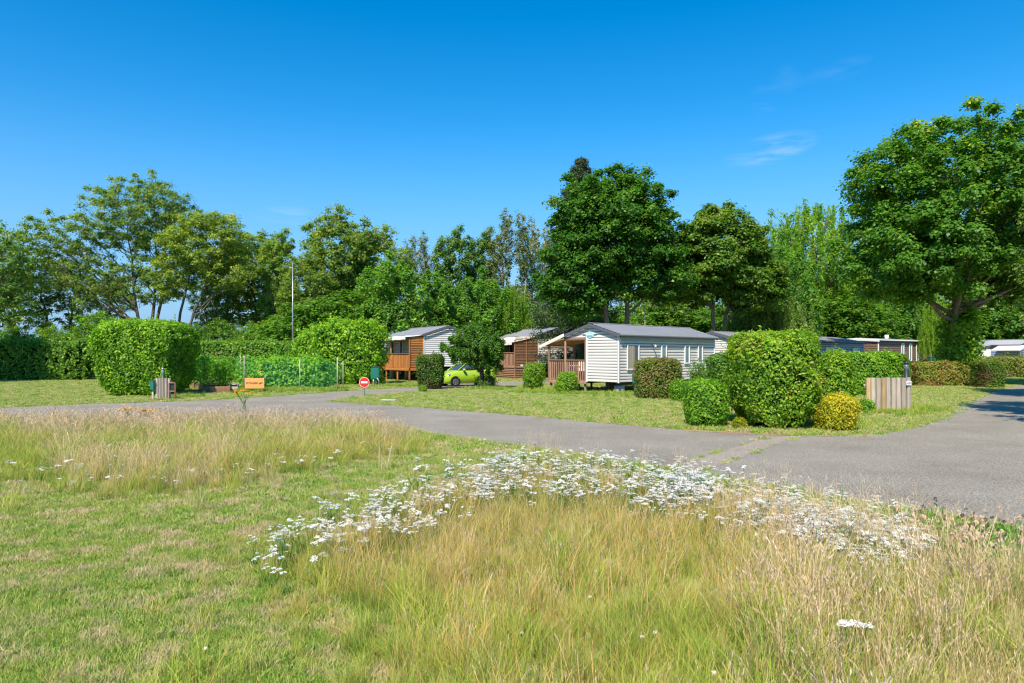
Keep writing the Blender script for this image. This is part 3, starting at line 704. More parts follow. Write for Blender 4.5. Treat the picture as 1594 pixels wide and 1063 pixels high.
# white folding furniture on the porch
ch = thing("folding_chair", "white folding chair standing on the porch of the nearest home", "chair")
Mh = Matrix.Translation((5.26, 33.7, 0)) @ Matrix.Rotation(A1, 4, 'Z')
ch.location = Mh @ Vector((.55, 2.85, DZ)); ch.rotation_euler = (0, 0, A1 + .5)
bar("leg", M['white'], ch, (-.25, -.22, 0), (.22, -.22, .55), .03, .03); bar("leg", M['white'], ch, (.22, -.22, 0), (-.25, -.22, .55), .03, .03)
bar("leg", M['white'], ch, (-.25, .22, 0), (.22, .22, .55), .03, .03); bar("leg", M['white'], ch, (.22, .22, 0), (-.25, .22, .55), .03, .03)
piece("seat", M['white'], ch, (-.24, -.25, .42), (.24, .25, .46)); piece("backrest", M['white'], ch, (.22, -.25, .46), (.27, .25, .95))
tb = thing("folding_table", "white plastic table beside the chair on the porch of the nearest home", "table")
tb.location = Mh @ Vector((.7, 3.45, DZ)); tb.rotation_euler = (0, 0, A1)
piece("table_top", M['white'], tb, (-.35, -.35, .7), (.35, .35, .74))
for s in (-.3, .3):
    bar("leg", M['white'], tb, (-.3, s, 0), (.3, s, .7), .05, .03); bar("leg", M['white'], tb, (.3, s + .02, 0), (-.3, s + .02, .7), .05, .03)

# --- home behind the right-hand end of it
h4, zt4, _ = home("white mobile home half hidden behind the big yellowing laurel hedge", (14.4, 43.8), A1, 3.6, 8.5, rise=.48, siding='cream_siding')
window(h4, 'y0', 1.2, 2.1, 1.3, 2.4, 3.6, M['glass_teal']); window(h4, 'y0', 4.5, 5.3, 1.3, 2.4, 3.6, M['glass_teal'])

def dirang(v): return math.atan2(v[1], v[0])
# --- blue-grey home
d5 = (.73, .68); P5 = (28.7 - .73 * 9, 55.8 - .68 * 9)
h5, _, _ = home("blue-grey clad mobile home with a dark low roof behind the hedges", P5, A1, 3.7, 9, rise=.36, siding='grey_siding', board=.18, eave_trim='roof_dk')
for a, b in ((1.6, 3.0), (6.6, 8.0)): window(h5, 'y0', a, b, 1.2, 2.5, 3.7, M['glass_teal'], .09)
# --- brown homes
a6 = math.atan2(.6, .8)
h6, zt6, _ = home("brown clad mobile home with a white edged flat roof and three tall windows", (32.2, 60), a6, 3.8, 9.0, fz=.7, wh=2.55, rise=.12, siding='brown_siding', roof='roof_lt', board=.2, eave_trim='white', fascia=.2)
for a in (4.3, 5.9, 7.35): window(h6, 'y0', a, a + .55, 1.35, 3.0, 3.8, M['glass_teal'], .1)
cyl("vent_pipe", M['white'], h6, (4.2, 1.2, 3.3), .18, .5, 10)
h7, _, _ = home("brown clad mobile home partly covered by weeping branches, far end of the lane", (43.6, 71), a6, 3.8, 9.0, fz=.7, wh=2.65, rise=.12, siding='brown_siding', roof='roof_lt', board=.2, eave_trim='white', fascia=.2)
for a in (.9, 3.2, 5.2): window(h7, 'y0', a, a + .7, 1.2, 3.0, 3.8, M['glass_teal'], .12)
# --- far white home and far home with a white awning
a8 = math.atan2(.25, .97)
h8, _, _ = home("white mobile home with a bare white end wall, seen beside the ivy clad trunk", GD(1527, 72), a8, 3.6, 6, fz=.4, wh=2.5, rise=.5, siding='white_siding', roof='roof_lt', board=.2)
piece("wall_door", M['white'], h8, (.4, -.06, .5), (1.4, -.03, 2.6)); piece("door_band", M['roof_dk'], h8, (.4, -.08, 1.55), (1.4, -.061, 1.7))
_p9 = GD(1589, 70)
h9, zt9, _ = home("blue mobile home with a grey roof and white canvas awning at the right edge", (_p9[0] + .835 * 6, _p9[1] + .55 * 6), math.atan2(.835, -.55), 6.0, 7, fz=.4, wh=2.6, rise=.5, siding='blue_siding', roof='roof_lt', board=.2, boards=('x0', 'y0', 'yw'))
aw = bpy.data.objects.new("awning_porch", None); link(aw, h9)
bar("awning_canvas", M['canvas_w'], aw, (0.6, 6.1, 2.9), (.6, 8.0, 2.4), 2.6, .05)
for y in (6.9, 7.8): piece("porch_post", M['white'], aw, (-1.2, y, 0), (-1.08, y + .1, 2.6 if y > 8 else 2.8))
piece("towel", M['teal'], aw, (-1.0, 7.3, 1.2), (-.95, 7.9, 2.1))

# --- homes whose decks stand on the left-hand long side
def deck_home(label, pxc, d, Lh, w, fz, wood_s, wood_r, deck_len, deck_w, rise, siding, canvas, closed_skirt, awn_drop=.45, deck_z=None, wh=2.38, dirv=(-.55, .835)):
    n = math.hypot(*dirv); dx, dy = dirv[0] / n, dirv[1] / n
    px, py = GD(pxc, d); O = (px + dy * w, py - dx * w)           # other gable corner
    t, zt, ap = home(label, O, math.atan2(dy, dx), w, Lh, fz=fz, wh=wh, rise=rise, siding=siding, boards=('x0', 'yw'))
    dz = deck_z or fz - .05
    dk = bpy.data.objects.new("deck", None); link(dk, t)
    y0, y1 = w + .02, w + deck_w
    nb = int(deck_len / .145)
    for i in range(nb): piece("deck_board", wood_r, dk, (i * .145, y0, dz - .03), (i * .145 + .135, y1, dz))
    piece("deck_rim", wood_r, dk, (-.04, y0, dz - .22), (-.002, y1, dz - .031)); piece("deck_rim", wood_r, dk, (-.04, y1, dz - .22), (deck_len, y1 + .04, dz - .031))
    for x in np.linspace(.03, deck_len - .1, 4): piece("deck_leg", wood_r, dk, (x, y1 - .12, -.3), (x + .1, y1 - .02, dz - .2))
    piece("deck_leg", wood_r, dk, (.03, y0 + .05, -.3), (.13, y0 + .15, dz - .2))
    ztop = zt - .12
    # slatted screen at the near end
    sc = bpy.data.objects.new("slatted_screen", None); link(sc, t)
    zlow = dz + .02
    z = zlow
    while z < ztop - .12 - (.0 if not closed_skirt else 0):
        top_here = z
        piece("screen_slat", wood_s, sc, (-.02, y0 + .1, z), (.015, y1 - .1, z + .085)); z += .125
    for y in ((y0 + .05), (y0 + y1) / 2, y1 - .05) if closed_skirt else (y0 + .05, y1 - .05):
        piece("screen_post", wood_s, sc, (-.04, y - .05, -.2 if y > y1 - .1 or closed_skirt else dz - .1), (.05, y + .05, ztop - (.25 if y > y1 - .1 else 0.05)))
    # skirt of horizontal slats under the deck
    if closed_skirt:
        sk = bpy.data.objects.new("deck_skirt", None); link(sk, t); z = .02
        while z < dz - .3:
            piece("skirt_slat", wood_r, sk, (-.02, y0 + .1, z), (.01, y1, z + .085)); piece("skirt_slat", wood_r, sk, (-.01, y1 - .01, z), (deck_len, y1 + .02, z + .085)); z += .14
    # railing along the long edge and far end
    railing(t, (.1, y1 - .05), (deck_len, y1 - .05), dz - .02, dz + 1.0, wood_r, int(deck_len / .15), .12 if not closed_skirt else .3, seed=5)
    railing(t, (deck_len, y0), (deck_len, y1), dz - .02, dz + 1.0, wood_r, int(deck_w / .15), .12, seed=6)
    for x in (deck_len * .52, deck_len - .05): piece("porch_post", wood_s, dk, (x - .05, y1 - .1, dz - .2), (x + .05, y1, ztop - .3))
    # awning
    bm = bmesh.new(); nx_, ny_ = 10, 5
    gv = [[bm.verts.new((-.12 + (deck_len + .3) * i / nx_, w - .1 + (deck_w + .45) * j / ny_, zt + .03 - awn_drop * j / ny_ - .04 * math.sin(math.pi * j / ny_) + .015 * math.sin(i * 2.1))) for j in range(ny_ + 1)] for i in range(nx_ + 1)]
    for i in range(nx_):
        for j in range(ny_): bm.faces.new((gv[i][j], gv[i + 1][j], gv[i + 1][j + 1], gv[i][j + 1]))
    # hanging valance
    for i in range(nx_):
        a, b = gv[i][ny_], gv[i + 1][ny_]; c = bm.verts.new(b.co + Vector((0, .01, -.2))); d_ = bm.verts.new(a.co + Vector((0, .01, -.2 - .03 * (i % 2)))); bm.faces.new((a, b, c, d_))
    bmesh.ops.recalc_face_normals(bm, faces=bm.faces); bmesh.ops.solidify(bm, geom=bm.faces[:], thickness=.02)
    bm_obj("awning", bm, canvas, t)
    for x in np.linspace(.1, deck_len - .1, 5): bar("rafter", wood_s, dk, (x, y0, zt - .1), (x, y1 + .1, zt - .12 - awn_drop * .8), .05, .09)
    return t, w, zt
h3, w3, z3 = deck_home("white mobile home with an orange stained deck beside the tall laurel hedge", 660, 50.0, 9.0, 4.0, 1.05, M['wood_o'], M['wood_o'], 6.4, 1.2, .62, 'white_siding', M['canvas_w'], False, .22)
for a, b in ((1.7, 2.6), (3.6, 4.2), (5.2, 6.0)): window(h3, 'yw', a, b, 1.35 if a < 2 else 1.9, 3.1, w3, M['glass'], .08)
h2, w2, z2 = deck_home("mobile home with a brown slatted deck screen and cream awning between two others", 838, 56.0, 8.0, 3.7, 1.15, M['wood_b'], M['wood_r'], 5.5, 2.35, .6, 'cream_siding', M['canvas'], True, .62)
for a, b in ((1.5, 2.3), (3.6, 4.3)): window(h2, 'yw', a, b, 2.0, 3.1, w2, M['glass'], .08)
M2 = Matrix.Translation(h2.location) @ Matrix.Rotation(h2.rotation_euler.z, 4, 'Z')
tw = piece("red_towel", M['redcloth'], None, (0, 0, 0), (.9, .05, .55)); tw.location = M2 @ Vector((3.2, w2 + 2.4, 2.05)); tw.rotation_euler = (0, 0, h2.rotation_euler.z)
tag(tw, "red cloth hung over the railing of the middle home's deck", "towel")
pl = piece("notice_plate", M['white'], h2, (-.06, w2 + 1.55, 1.0), (-.045, w2 + 1.8, 1.15))

# ------------------------------------------------------------------ fences, posts, boxes, signs
def text_mesh(name, s, size, mat, parent, loc, rot, extrude=.002, align='CENTER', sx=1.0):
    c = bpy.data.curves.new(name, 'FONT'); c.body = s; c.size = size; c.extrude = extrude; c.align_x = align; c.align_y = 'CENTER'; c.offset = size * .02
    tmp = bpy.data.objects.new(name, c); COL.objects.link(tmp)
    dg = bpy.context.evaluated_depsgraph_get(); me = bpy.data.meshes.new_from_object(tmp.evaluated_get(dg))
    bpy.data.objects.remove(tmp); me.materials.clear(); me.materials.append(mat)
    o = obj(name, me, parent, loc, rot); o.scale = (sx, 1, 1); return o
def log_fence(label, px0, px1, base_y, top_y, n, seed, rz=0, ochre=()):
    d = CH * F / (base_y - HOR); x0, x1 = (px0 - CXP) * d / F, (px1 - CXP) * d / F; h = ZP(top_y, d); w = x1 - x0
    t = thing("log_screen", label, "wooden screen", ((x0 + x1) / 2, d + .1, 0), rz)
    rr = random.Random(seed); pw = w / n; x = -w / 2
    for i in range(n):
        r = pw / 2 * rr.uniform(.9, 1.0)
        bm = bmesh.new(); bmesh.ops.create_cone(bm, cap_ends=True, segments=9, radius1=r, radius2=r * rr.uniform(.93, 1), depth=h + .1)
        for v in bm.verts:
            v.co.z += (h + .1) / 2 - .1
            if v.co.z > .3: v.co.z += rr.uniform(-.006, .006)
        o = bm_obj("log", bm, M['wood_ochre'] if i in ochre else M['wood_grey'], t)
        o.location = (x + pw / 2, rr.uniform(-.012, .012), rr.uniform(-.015, .01)); o.rotation_euler = (rr.uniform(-.01, .01), rr.uniform(-.008, .008), rr.uniform(0, 3)); x += pw
    bar("cross_rail", M['wood_grey'], t, (-w / 2, pw * .75, h * .3), (w / 2, pw * .75, h * .3), .06, .09)
    bar("cross_rail", M['wood_grey'], t, (-w / 2, pw * .75, h * .78), (w / 2, pw * .75, h * .78), .06, .09)
    return t, w, h, d
lf, lw, lh, ld = log_fence("row of grey upright logs with a white number plate by the road corner", 1350, 1421, 645, 588, 9, 4, ochre=(0, 3))
pt = bpy.data.objects.new("number_plate", None); link(pt, lf); pt.location = (lw / 2 - .13, -lw / 18 - .02, lh - .17)
piece("plate", M['white'], pt, (-.07, 0, -.07), (.09, .012, .07))
text_mesh("number", "31", .12, M['ink'], pt, (.035, -.002, 0), (math.radians(90), 0, 0))
bm = bmesh.new(); v = [bm.verts.new(c) for c in ((-.06, -.003, 0), (-.02, -.003, .025), (-.02, -.003, -.025))]; bm.faces.new(v); bmesh.ops.solidify(bm, geom=bm.faces[:], thickness=.002)
bm_obj("arrow_mark", bm, M['ink'], pt)
def bollard(label, px, d, h, cat="bollard lamp", r=.075, body='lampgreen'):
    x, y = GD(px, d); t = thing("bollard_lamp", label, cat, (x, y, 0))
    cyl("post", M[body], t, (0, 0, -.05), r, h - .2, 16); cyl("lamp_glass", M['glass_lamp'], t, (0, 0, h - .25), r * .82, .16, 16)
    cyl("lamp_ring", M['steel'], t, (0, 0, h - .17), r * 1.35, .03, 16, r * .9)
    cyl("lamp_cap", M['dark'] if body == 'dark' else M['steel'], t, (0, 0, h - .10), r * 1.25, .1, 16, r * .4)
    return t
bollard("dark bollard lamp standing behind the log screen by the road corner", 1411, ld + .45, ZP(562, ld + .45) , body='dark', r=.075)
lf2, lw2, lh2, ld2 = log_fence("short row of grey upright logs in front of the tall laurel block", 240, 264, 622, 588.5, 5, 9)
bollard("green bollard lamp standing behind the short log screen at the laurel block", 253, ld2 + .35, ZP(572, ld2 + .35), r=.06)
x, y = GD(237, ld2 - .05); t = thing("letter_box", "small green metal box fixed to the left end of the short log screen", "metal box", (x, y, 0))
bm = bmesh.new(); bmesh.ops.create_cube(bm, size=1); bmesh.ops.scale(bm, vec=(.17, .14, .38), verts=bm.verts); bmesh.ops.translate(bm, vec=(0, 0, .62), verts=bm.verts)
bm_obj("box_body", bm, M['boxgreen'], t, bevel=.015); piece("post", M['wood_grey'], t, (-.035, .02, -.05), (.035, .07, .43)); piece("lid", M['lampgreen'], t, (-.095, -.08, .812), (.095, .075, .835))
x, y = GD(268.5, ld2 + .05); t = thing("wooden_rack", "small brown wooden rack at the right end of the short log screen", "rack", (x, y, 0))
for sx in (-.13, .13): piece("upright", M['wood_b'], t, (sx - .025, -.05, -.05), (sx + .025, .0, .72))
for sz in (.33, .69): piece("crossbar", M['wood_b'], t, (-.105, -.05, sz), (.105, -.005, sz + .05))
piece("back_panel", M['dark'], t, (-.104, -.003, .382), (.104, .01, .688))

def service_box(label, px, base, top, boxb, wpx, seed=0, d=None):
    d = d or CH * F / (base - HOR); x, y = GD(px, d); w = wpx * d / F; zt, zb = ZP(top, d), ZP(boxb, d)
    t = thing("service_box", label, "utility box", (x, y, 0), .05)
    bm = bmesh.new(); bmesh.ops.create_cube(bm, size=1); bmesh.ops.scale(bm, vec=(w, .3, zt - zb), verts=bm.verts); bmesh.ops.translate(bm, vec=(0, 0, (zt + zb) / 2), verts=bm.verts)
    bm_obj("cabinet", bm, M['boxgreen'], t, bevel=.02)
    piece("lid", M['lampgreen'], t, (-w / 2 - .02, -.18, zt), (w / 2 + .02, .17, zt + .03)); piece("door", M['boxgreen'], t, (-w / 2 + .04, -.165, zb + .05), (w / 2 - .04, -.151, zt - .06))
    piece("pedestal", M['lampgreen'], t, (-w * .14, -.08, -.05), (w * .14, .08, zb))
    return t, w, zb
sb, sw, szb = service_box("green utility box on a pedestal with pipes beside the orange deck", 584, 600, 571, 590, 13)
Vt, It = tubes([(bez((.02, -.1, .45), (.25, -.2, .3), (.05, 0, .1)), np.full(6, .03)), (bez((.25, -.2, .32), (.25, -.2, 0), (.02, 0, 0)), np.full(6, .03)), (bez((-.05, -.1, .4), (-.1, -.25, -.02), (-.05, 0, .05)), np.full(6, .025))], 8)
obj("pipe", mesh_np("pipe", Vt, 4, It, M['steel'], smooth=True), sb)
service_box("green utility box low against the side wall of the nearest home", 988.5, 604, 577, 597, 7, d=31.5)
service_box("teal utility box in front of the far brown home", 1452, 600, 555.5, 562.5, 11, d=62)

x, y = GD(567, 32.6); t = thing("no_entry_sign", "round red no entry sign with a white bar on a short post in the grass", "road sign", (x, y, 0), -.05)
cyl("post", M['steel'], t, (0, .03, -.1), .022, ZP(588, 32.6) + .1, 10)
zc = ZP(595, 32.6)
cyl("white_rim", M['white'], t, (0, 0, zc), .245, .012, 36, axis='Y'); cyl("red_disc", M['red'], t, (0, -.006, zc), .228, .012, 36, axis='Y'); piece("white_bar", M['white'], t, (-.155, -.012, zc - .045), (.155, -.004, zc + .045))
x, y = GD(396, 34.8); t = thing("garden_sign", "orange board reading POTAGER beside the netted vegetable plot", "sign", (x, y, 0), .02)
z0, z1 = ZP(604.5, 34.8), ZP(588.5, 34.8)
piece("board", M['orange'], t, (-.49, -.01, z0), (.49, .01, z1))
for sx in (-.40, .40): piece("post", M['wood_b'], t, (sx - .03, .012, -.1), (sx + .03, .06, z1 - .03))
text_mesh("lettering", "POTAGER", .135, M['ink'], t, (-.12, -.012, (z0 + z1) / 2), (math.radians(90), 0, 0))
bm = bmesh.new(); v = [bm.verts.new((x_, -.013, (z0 + z1) / 2 + z_)) for x_, z_ in ((.22, -.05), (.26, -.06), (.31, -.02), (.38, -.01), (.45, .05), (.37, .03), (.33, .045), (.27, .03))]
bm.faces.new(v); bmesh.ops.solidify(bm, geom=bm.faces[:], thickness=.003); bm_obj("arrow_hand_mark", bm, M['ink'], t)

# tall lamp pole behind the garden hedge, thin aerial pole behind the nearest home
x, y = GD(455.5, 55); t = thing("street_lamp", "tall thin grey lamp pole rising behind the garden hedge", "lamp post", (x, y, 0)); ph = ZP(408, 55)
cyl("pole", M['steel'], t, (0, 0, -.1), .075, ph + .1, 12, .04); bar("lamp_arm", M['steel'], t, (0, 0, ph - .45), (-.55, 0, ph - .35), .05, .05)
bm = bmesh.new(); bmesh.ops.create_cube(bm, size=1); bmesh.ops.scale(bm, vec=(.5, .2, .08), verts=bm.verts); o = bm_obj("lamp_head", bm, M['steel'], t, bevel=.02); o.location = (-.55, 0, ph - .33)
x, y = GD(1004, 47); t = thing("aerial_pole", "thin pale pole standing behind the roof of the nearest home", "pole", (x, y, 0)); cyl("mast", M['bark_light'], t, (0, 0, -.1), .05, ZP(476, 47) + .1, 8, .035); piece("aerial_bar", M['steel'], t, (-.35, -.02, ZP(479, 47) - .02), (.35, .02, ZP(479, 47) + .01))
x, y = G(605, 624.5); o = bm = bmesh.new(); bmesh.ops.create_cube(bm, size=1); bmesh.ops.scale(bm, vec=(.62, .4, .09), verts=bm.verts)
o = bm_obj("stone_slab", bm, M['concrete'], None, bevel=.02); o.location = (x, y, .035); tag(o, "flat pale stone slab lying in the grass near the no entry sign", "stone slab")

# ------------------------------------------------------------------ vegetable plot
# raised beds
def bed(label, pts, h, mat, name="raised_bed"):
    c = np.mean(np.array(pts), 0); t = thing(name, label, "raised bed", (c[0], c[1], 0))
    q = [Vector((p[0] - c[0], p[1] - c[1], 0)) for p in pts]
    for i in range(4):
        a, b = q[i], q[(i + 1) % 4]; bar("edge_board", mat, t, (a.x, a.y, h / 2), (b.x, b.y, h / 2), .06, h)
    bm = bmesh.new(); bm.faces.new([bm.verts.new((p.x, p.y, h - .05)) for p in q]); bm_obj("soil", bm, M['soil'], t)
    return t
bed("dark timber raised bed of staked plants beside the tall laurel block", [GD(300, 39.5), GD(326, 34.2), GD(358, 34.6), GD(352, 40.5)], .34, M['wood_b'])
bed("pale timber raised bed beside the dark one, next to the net", [GD(358, 36.0), GD(370, 36), GD(371, 39.5), GD(358, 39.5)], .25, M['concrete'])
rng = np.random.default_rng(3)
for i in range(9):
    px = 304 + i * 6.6 + rng.uniform(-2, 2); d = 36.5 + rng.uniform(-1, 2.8); x, y = GD(px, d)
    t = thing("staked_plant", ["leftmost", "second from left", "third from left", "fourth from left", "middle", "fourth from right", "third from right", "second from right", "rightmost"][i] + " of the staked leafy plants in the dark raised bed", "vegetable plant", (x, y, .25), 0, "staked plants in the raised beds")
    hgt = rng.uniform(1.1, 1.65); piece("stake", M['wood_b'], t, (-.012, -.012, -.1), (.012, .012, hgt + .25))
    n = 420; zz = rng.random(n) ** .7 * hgt; P = np.stack([rng.normal(0, .19, n), rng.normal(0, .19, n), zz], 1); N = rng.normal(size=(n, 3)); N[:, 2] += 1
    V, I = leaf_geo(P, N, .13, .08, rng); obj("foliage", mesh_np("foliage", V, 4, I, M['vine'], rng.random(n) * .75), t)['kind'] = 'stuff'
hedge("vine_row", "front row of bushy bean plants inside the green net", "vegetable plants", 382, 520, 604, 560, 'vine', 7000, (.17, .13), depth=.9, d=37.6, round_=3, amp=.16, seed=11, fuzz=.26, core=False, up=.5)
hedge("vine_row", "back row of bean plants inside the green net, by the laurel hedge", "vegetable plants", 366, 500, 600, 557, 'vine', 5000, (.17, .13), depth=.8, d=40.5, round_=3, amp=.16, seed=12, fuzz=.25, core=False, up=.5)
nt_ = thing("plot_net", "green bird net hung on wooden stakes around the bean rows", "net", (*GD(380, 36.2), 0))
x0 = nt_.location.x; 
def net_wall(a, b, ha, hb, sag, n=24):
    bm = bmesh.new(); m_ = 7; A = Vector(a) - nt_.location.xy.to_3d().xy.to_3d().xy if False else None
    ax, ay = a[0] - nt_.location.x, a[1] - nt_.location.y; bx_, by_ = b[0] - nt_.location.x, b[1] - nt_.location.y
    vs = []
    rr = random.Random(int(abs(ax * 100)) + 3)
    for i in range(n + 1):
        f = i / n; top = ha * (1 - f) + hb * f - sag * 4 * f * (1 - f) + rr.uniform(-.02, .02)
        col_ = []
        for j in range(m_ + 1):
            g_ = j / m_; k = math.sin(f * 17 + j) * .05 * (1 - abs(2 * g_ - 1) * .3)
            col_.append(bm.verts.new((ax + (bx_ - ax) * f + k * .4, ay + (by_ - ay) * f + k, .02 + top * g_)))
        vs.append(col_)
    for i in range(n):
        for j in range(m_): bm.faces.new((vs[i][j], vs[i + 1][j], vs[i + 1][j + 1], vs[i][j + 1]))
    return bm_obj("net_panel", bm, M['net'], nt_, smooth=True)
c = [GD(378, 36.4), GD(466, 36.7), GD(524, 36.6), GD(533, 38.0), GD(500, 43.5), GD(366, 42.5)]; hh = [1.72, 1.62, 1.68, 1.62, 1.6, 1.75]
for i in range(6): net_wall(c[i], c[(i + 1) % 6], hh[i], hh[(i + 1) % 6], .10)
bm = bmesh.new(); rows = []
for i in range(13):
    f = i / 12; a = Vector(GD(378 + 155 * f, 36.45 + 1.2 * max(0, f - .9) * 8)); b = Vector(GD(368 + 134 * f, 42.7))
    rows.append([bm.verts.new((a.x + (b.x - a.x) * j / 6 - nt_.location.x, a.y + (b.y - a.y) * j / 6 - nt_.location.y, 1.62 - .16 * math.sin(math.pi * j / 6) - .08 * math.sin(f * 6.28) ** 2)) for j in range(7)])
for i in range(12):
    for j in range(6): bm.faces.new((rows[i][j], rows[i + 1][j], rows[i + 1][j + 1], rows[i][j + 1]))
bm_obj("net_top", bm, M['net'], nt_, smooth=True)
for k, (px, d, hgt) in enumerate(((380, 36.3, 1.9), (466.5, 36.5, 1.68), (525, 36.5, 1.8), (534, 37.8, 1.6), (374, 42.5, 1.9), (500, 43.4, 1.7), (436, 42.8, 1.9))):
    x, y = GD(px, d); x -= nt_.location.x; y -= nt_.location.y; cyl("stake", M['wood_grey'], nt_, (x, y, -.1), .026, hgt + .1, 8)

# ------------------------------------------------------------------ hedges and bushes
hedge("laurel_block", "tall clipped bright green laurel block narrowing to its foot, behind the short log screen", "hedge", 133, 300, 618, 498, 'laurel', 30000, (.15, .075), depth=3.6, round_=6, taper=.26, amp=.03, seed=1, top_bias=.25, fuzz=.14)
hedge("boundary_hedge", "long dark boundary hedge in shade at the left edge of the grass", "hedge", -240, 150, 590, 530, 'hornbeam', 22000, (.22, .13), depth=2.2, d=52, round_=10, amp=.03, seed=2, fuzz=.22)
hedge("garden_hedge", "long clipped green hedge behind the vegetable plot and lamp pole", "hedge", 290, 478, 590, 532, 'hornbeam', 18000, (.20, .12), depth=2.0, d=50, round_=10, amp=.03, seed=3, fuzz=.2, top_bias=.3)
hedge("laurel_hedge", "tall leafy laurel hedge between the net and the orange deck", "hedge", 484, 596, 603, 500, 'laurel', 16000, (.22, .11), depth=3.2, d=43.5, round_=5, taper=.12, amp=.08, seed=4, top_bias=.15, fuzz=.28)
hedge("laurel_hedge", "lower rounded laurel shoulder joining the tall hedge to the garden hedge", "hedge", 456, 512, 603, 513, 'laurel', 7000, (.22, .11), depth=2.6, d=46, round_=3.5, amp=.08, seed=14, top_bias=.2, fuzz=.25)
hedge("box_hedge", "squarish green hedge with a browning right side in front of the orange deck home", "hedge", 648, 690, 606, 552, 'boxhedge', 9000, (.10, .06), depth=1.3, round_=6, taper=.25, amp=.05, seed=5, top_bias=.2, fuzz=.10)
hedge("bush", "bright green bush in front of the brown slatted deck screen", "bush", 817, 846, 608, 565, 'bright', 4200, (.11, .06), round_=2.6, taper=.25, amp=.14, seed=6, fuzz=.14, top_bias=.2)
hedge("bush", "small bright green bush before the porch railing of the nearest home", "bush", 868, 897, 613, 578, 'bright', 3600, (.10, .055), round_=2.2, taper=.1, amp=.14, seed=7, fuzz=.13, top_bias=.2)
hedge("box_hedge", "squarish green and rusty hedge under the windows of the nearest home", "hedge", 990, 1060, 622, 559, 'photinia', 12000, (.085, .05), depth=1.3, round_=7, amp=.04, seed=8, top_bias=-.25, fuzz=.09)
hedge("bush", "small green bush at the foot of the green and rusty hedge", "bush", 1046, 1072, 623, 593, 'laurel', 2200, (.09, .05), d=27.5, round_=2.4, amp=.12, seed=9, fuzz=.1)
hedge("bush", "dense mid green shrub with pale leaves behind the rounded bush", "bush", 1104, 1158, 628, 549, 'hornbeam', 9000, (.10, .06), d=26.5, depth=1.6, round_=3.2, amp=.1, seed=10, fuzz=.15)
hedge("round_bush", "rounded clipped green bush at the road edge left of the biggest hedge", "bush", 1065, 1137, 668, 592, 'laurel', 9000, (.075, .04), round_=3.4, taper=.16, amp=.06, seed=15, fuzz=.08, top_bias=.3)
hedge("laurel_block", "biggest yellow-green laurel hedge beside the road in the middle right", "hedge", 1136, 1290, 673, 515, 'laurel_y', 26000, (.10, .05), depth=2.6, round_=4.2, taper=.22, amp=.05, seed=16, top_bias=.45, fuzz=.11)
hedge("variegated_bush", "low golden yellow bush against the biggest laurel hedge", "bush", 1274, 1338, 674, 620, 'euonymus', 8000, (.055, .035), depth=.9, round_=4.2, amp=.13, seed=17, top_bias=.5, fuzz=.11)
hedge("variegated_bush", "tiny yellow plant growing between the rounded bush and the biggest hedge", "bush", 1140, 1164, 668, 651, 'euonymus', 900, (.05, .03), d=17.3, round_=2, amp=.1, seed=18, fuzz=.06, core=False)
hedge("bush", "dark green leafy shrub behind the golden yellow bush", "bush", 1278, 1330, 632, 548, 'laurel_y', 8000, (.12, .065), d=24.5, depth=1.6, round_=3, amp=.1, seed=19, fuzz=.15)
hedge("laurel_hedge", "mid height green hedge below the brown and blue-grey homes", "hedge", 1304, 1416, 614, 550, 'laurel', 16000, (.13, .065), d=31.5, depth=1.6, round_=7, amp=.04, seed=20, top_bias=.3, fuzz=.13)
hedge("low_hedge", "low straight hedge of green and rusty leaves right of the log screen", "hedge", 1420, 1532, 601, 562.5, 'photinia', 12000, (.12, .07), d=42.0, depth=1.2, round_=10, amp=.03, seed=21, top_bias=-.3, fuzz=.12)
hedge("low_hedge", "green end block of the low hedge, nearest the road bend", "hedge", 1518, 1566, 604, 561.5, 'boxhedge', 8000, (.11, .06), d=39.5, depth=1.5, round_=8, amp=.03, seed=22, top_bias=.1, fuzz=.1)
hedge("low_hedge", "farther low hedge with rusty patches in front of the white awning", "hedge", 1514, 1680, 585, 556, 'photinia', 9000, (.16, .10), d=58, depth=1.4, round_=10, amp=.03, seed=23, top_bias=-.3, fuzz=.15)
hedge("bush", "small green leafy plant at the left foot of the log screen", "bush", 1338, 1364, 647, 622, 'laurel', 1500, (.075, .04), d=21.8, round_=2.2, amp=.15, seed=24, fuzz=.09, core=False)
hedge("bush", "tiny green tuft at the foot of the squarish browning hedge", "bush", 652, 664, 607, 600, 'bright', 500, (.08, .05), d=35, round_=2, amp=.1, seed=25, fuzz=.06, core=False)
# upright shrub with long shoots against the nearest home
x, y = GD(1087, 30.5); t = thing("upright_shrub", "upright shrub with long loose shoots before two narrow windows", "shrub", (x, y, 0))
rng = np.random.default_rng(31); paths = []; Pl = []
for i in range(34):
    a = rng.uniform(0, 6.28); r = rng.uniform(.1, .62); hgt = rng.uniform(1.0, 1.85)
    P = bez((rng.normal(0, .1), rng.normal(0, .1), 0), (math.cos(a) * r, math.sin(a) * r, hgt), (0, 0, .2), 7); paths.append((P, np.linspace(.012, .003, 7)))
    for k in range(70):
        f = rng.uniform(1, 6); Pl.append([np.interp(f, np.arange(7), P[:, c_]) + rng.normal(0, .055) for c_ in range(3)])
Pl = np.array(Pl); N = rng.normal(size=Pl.shape); N[:, 2] += .5; V, I = leaf_geo(Pl, N, .09, .04, rng)
obj("foliage", mesh_np("foliage", V, 4, I, M['hornbeam'], np.clip(rng.random(len(Pl)) * .9 + .1, 0, 1)), t)['kind'] = 'stuff'
V, I = tubes(paths, 4); obj("stems", mesh_np("stems", V, 4, I, M['bark']), t)['kind'] = 'stuff'

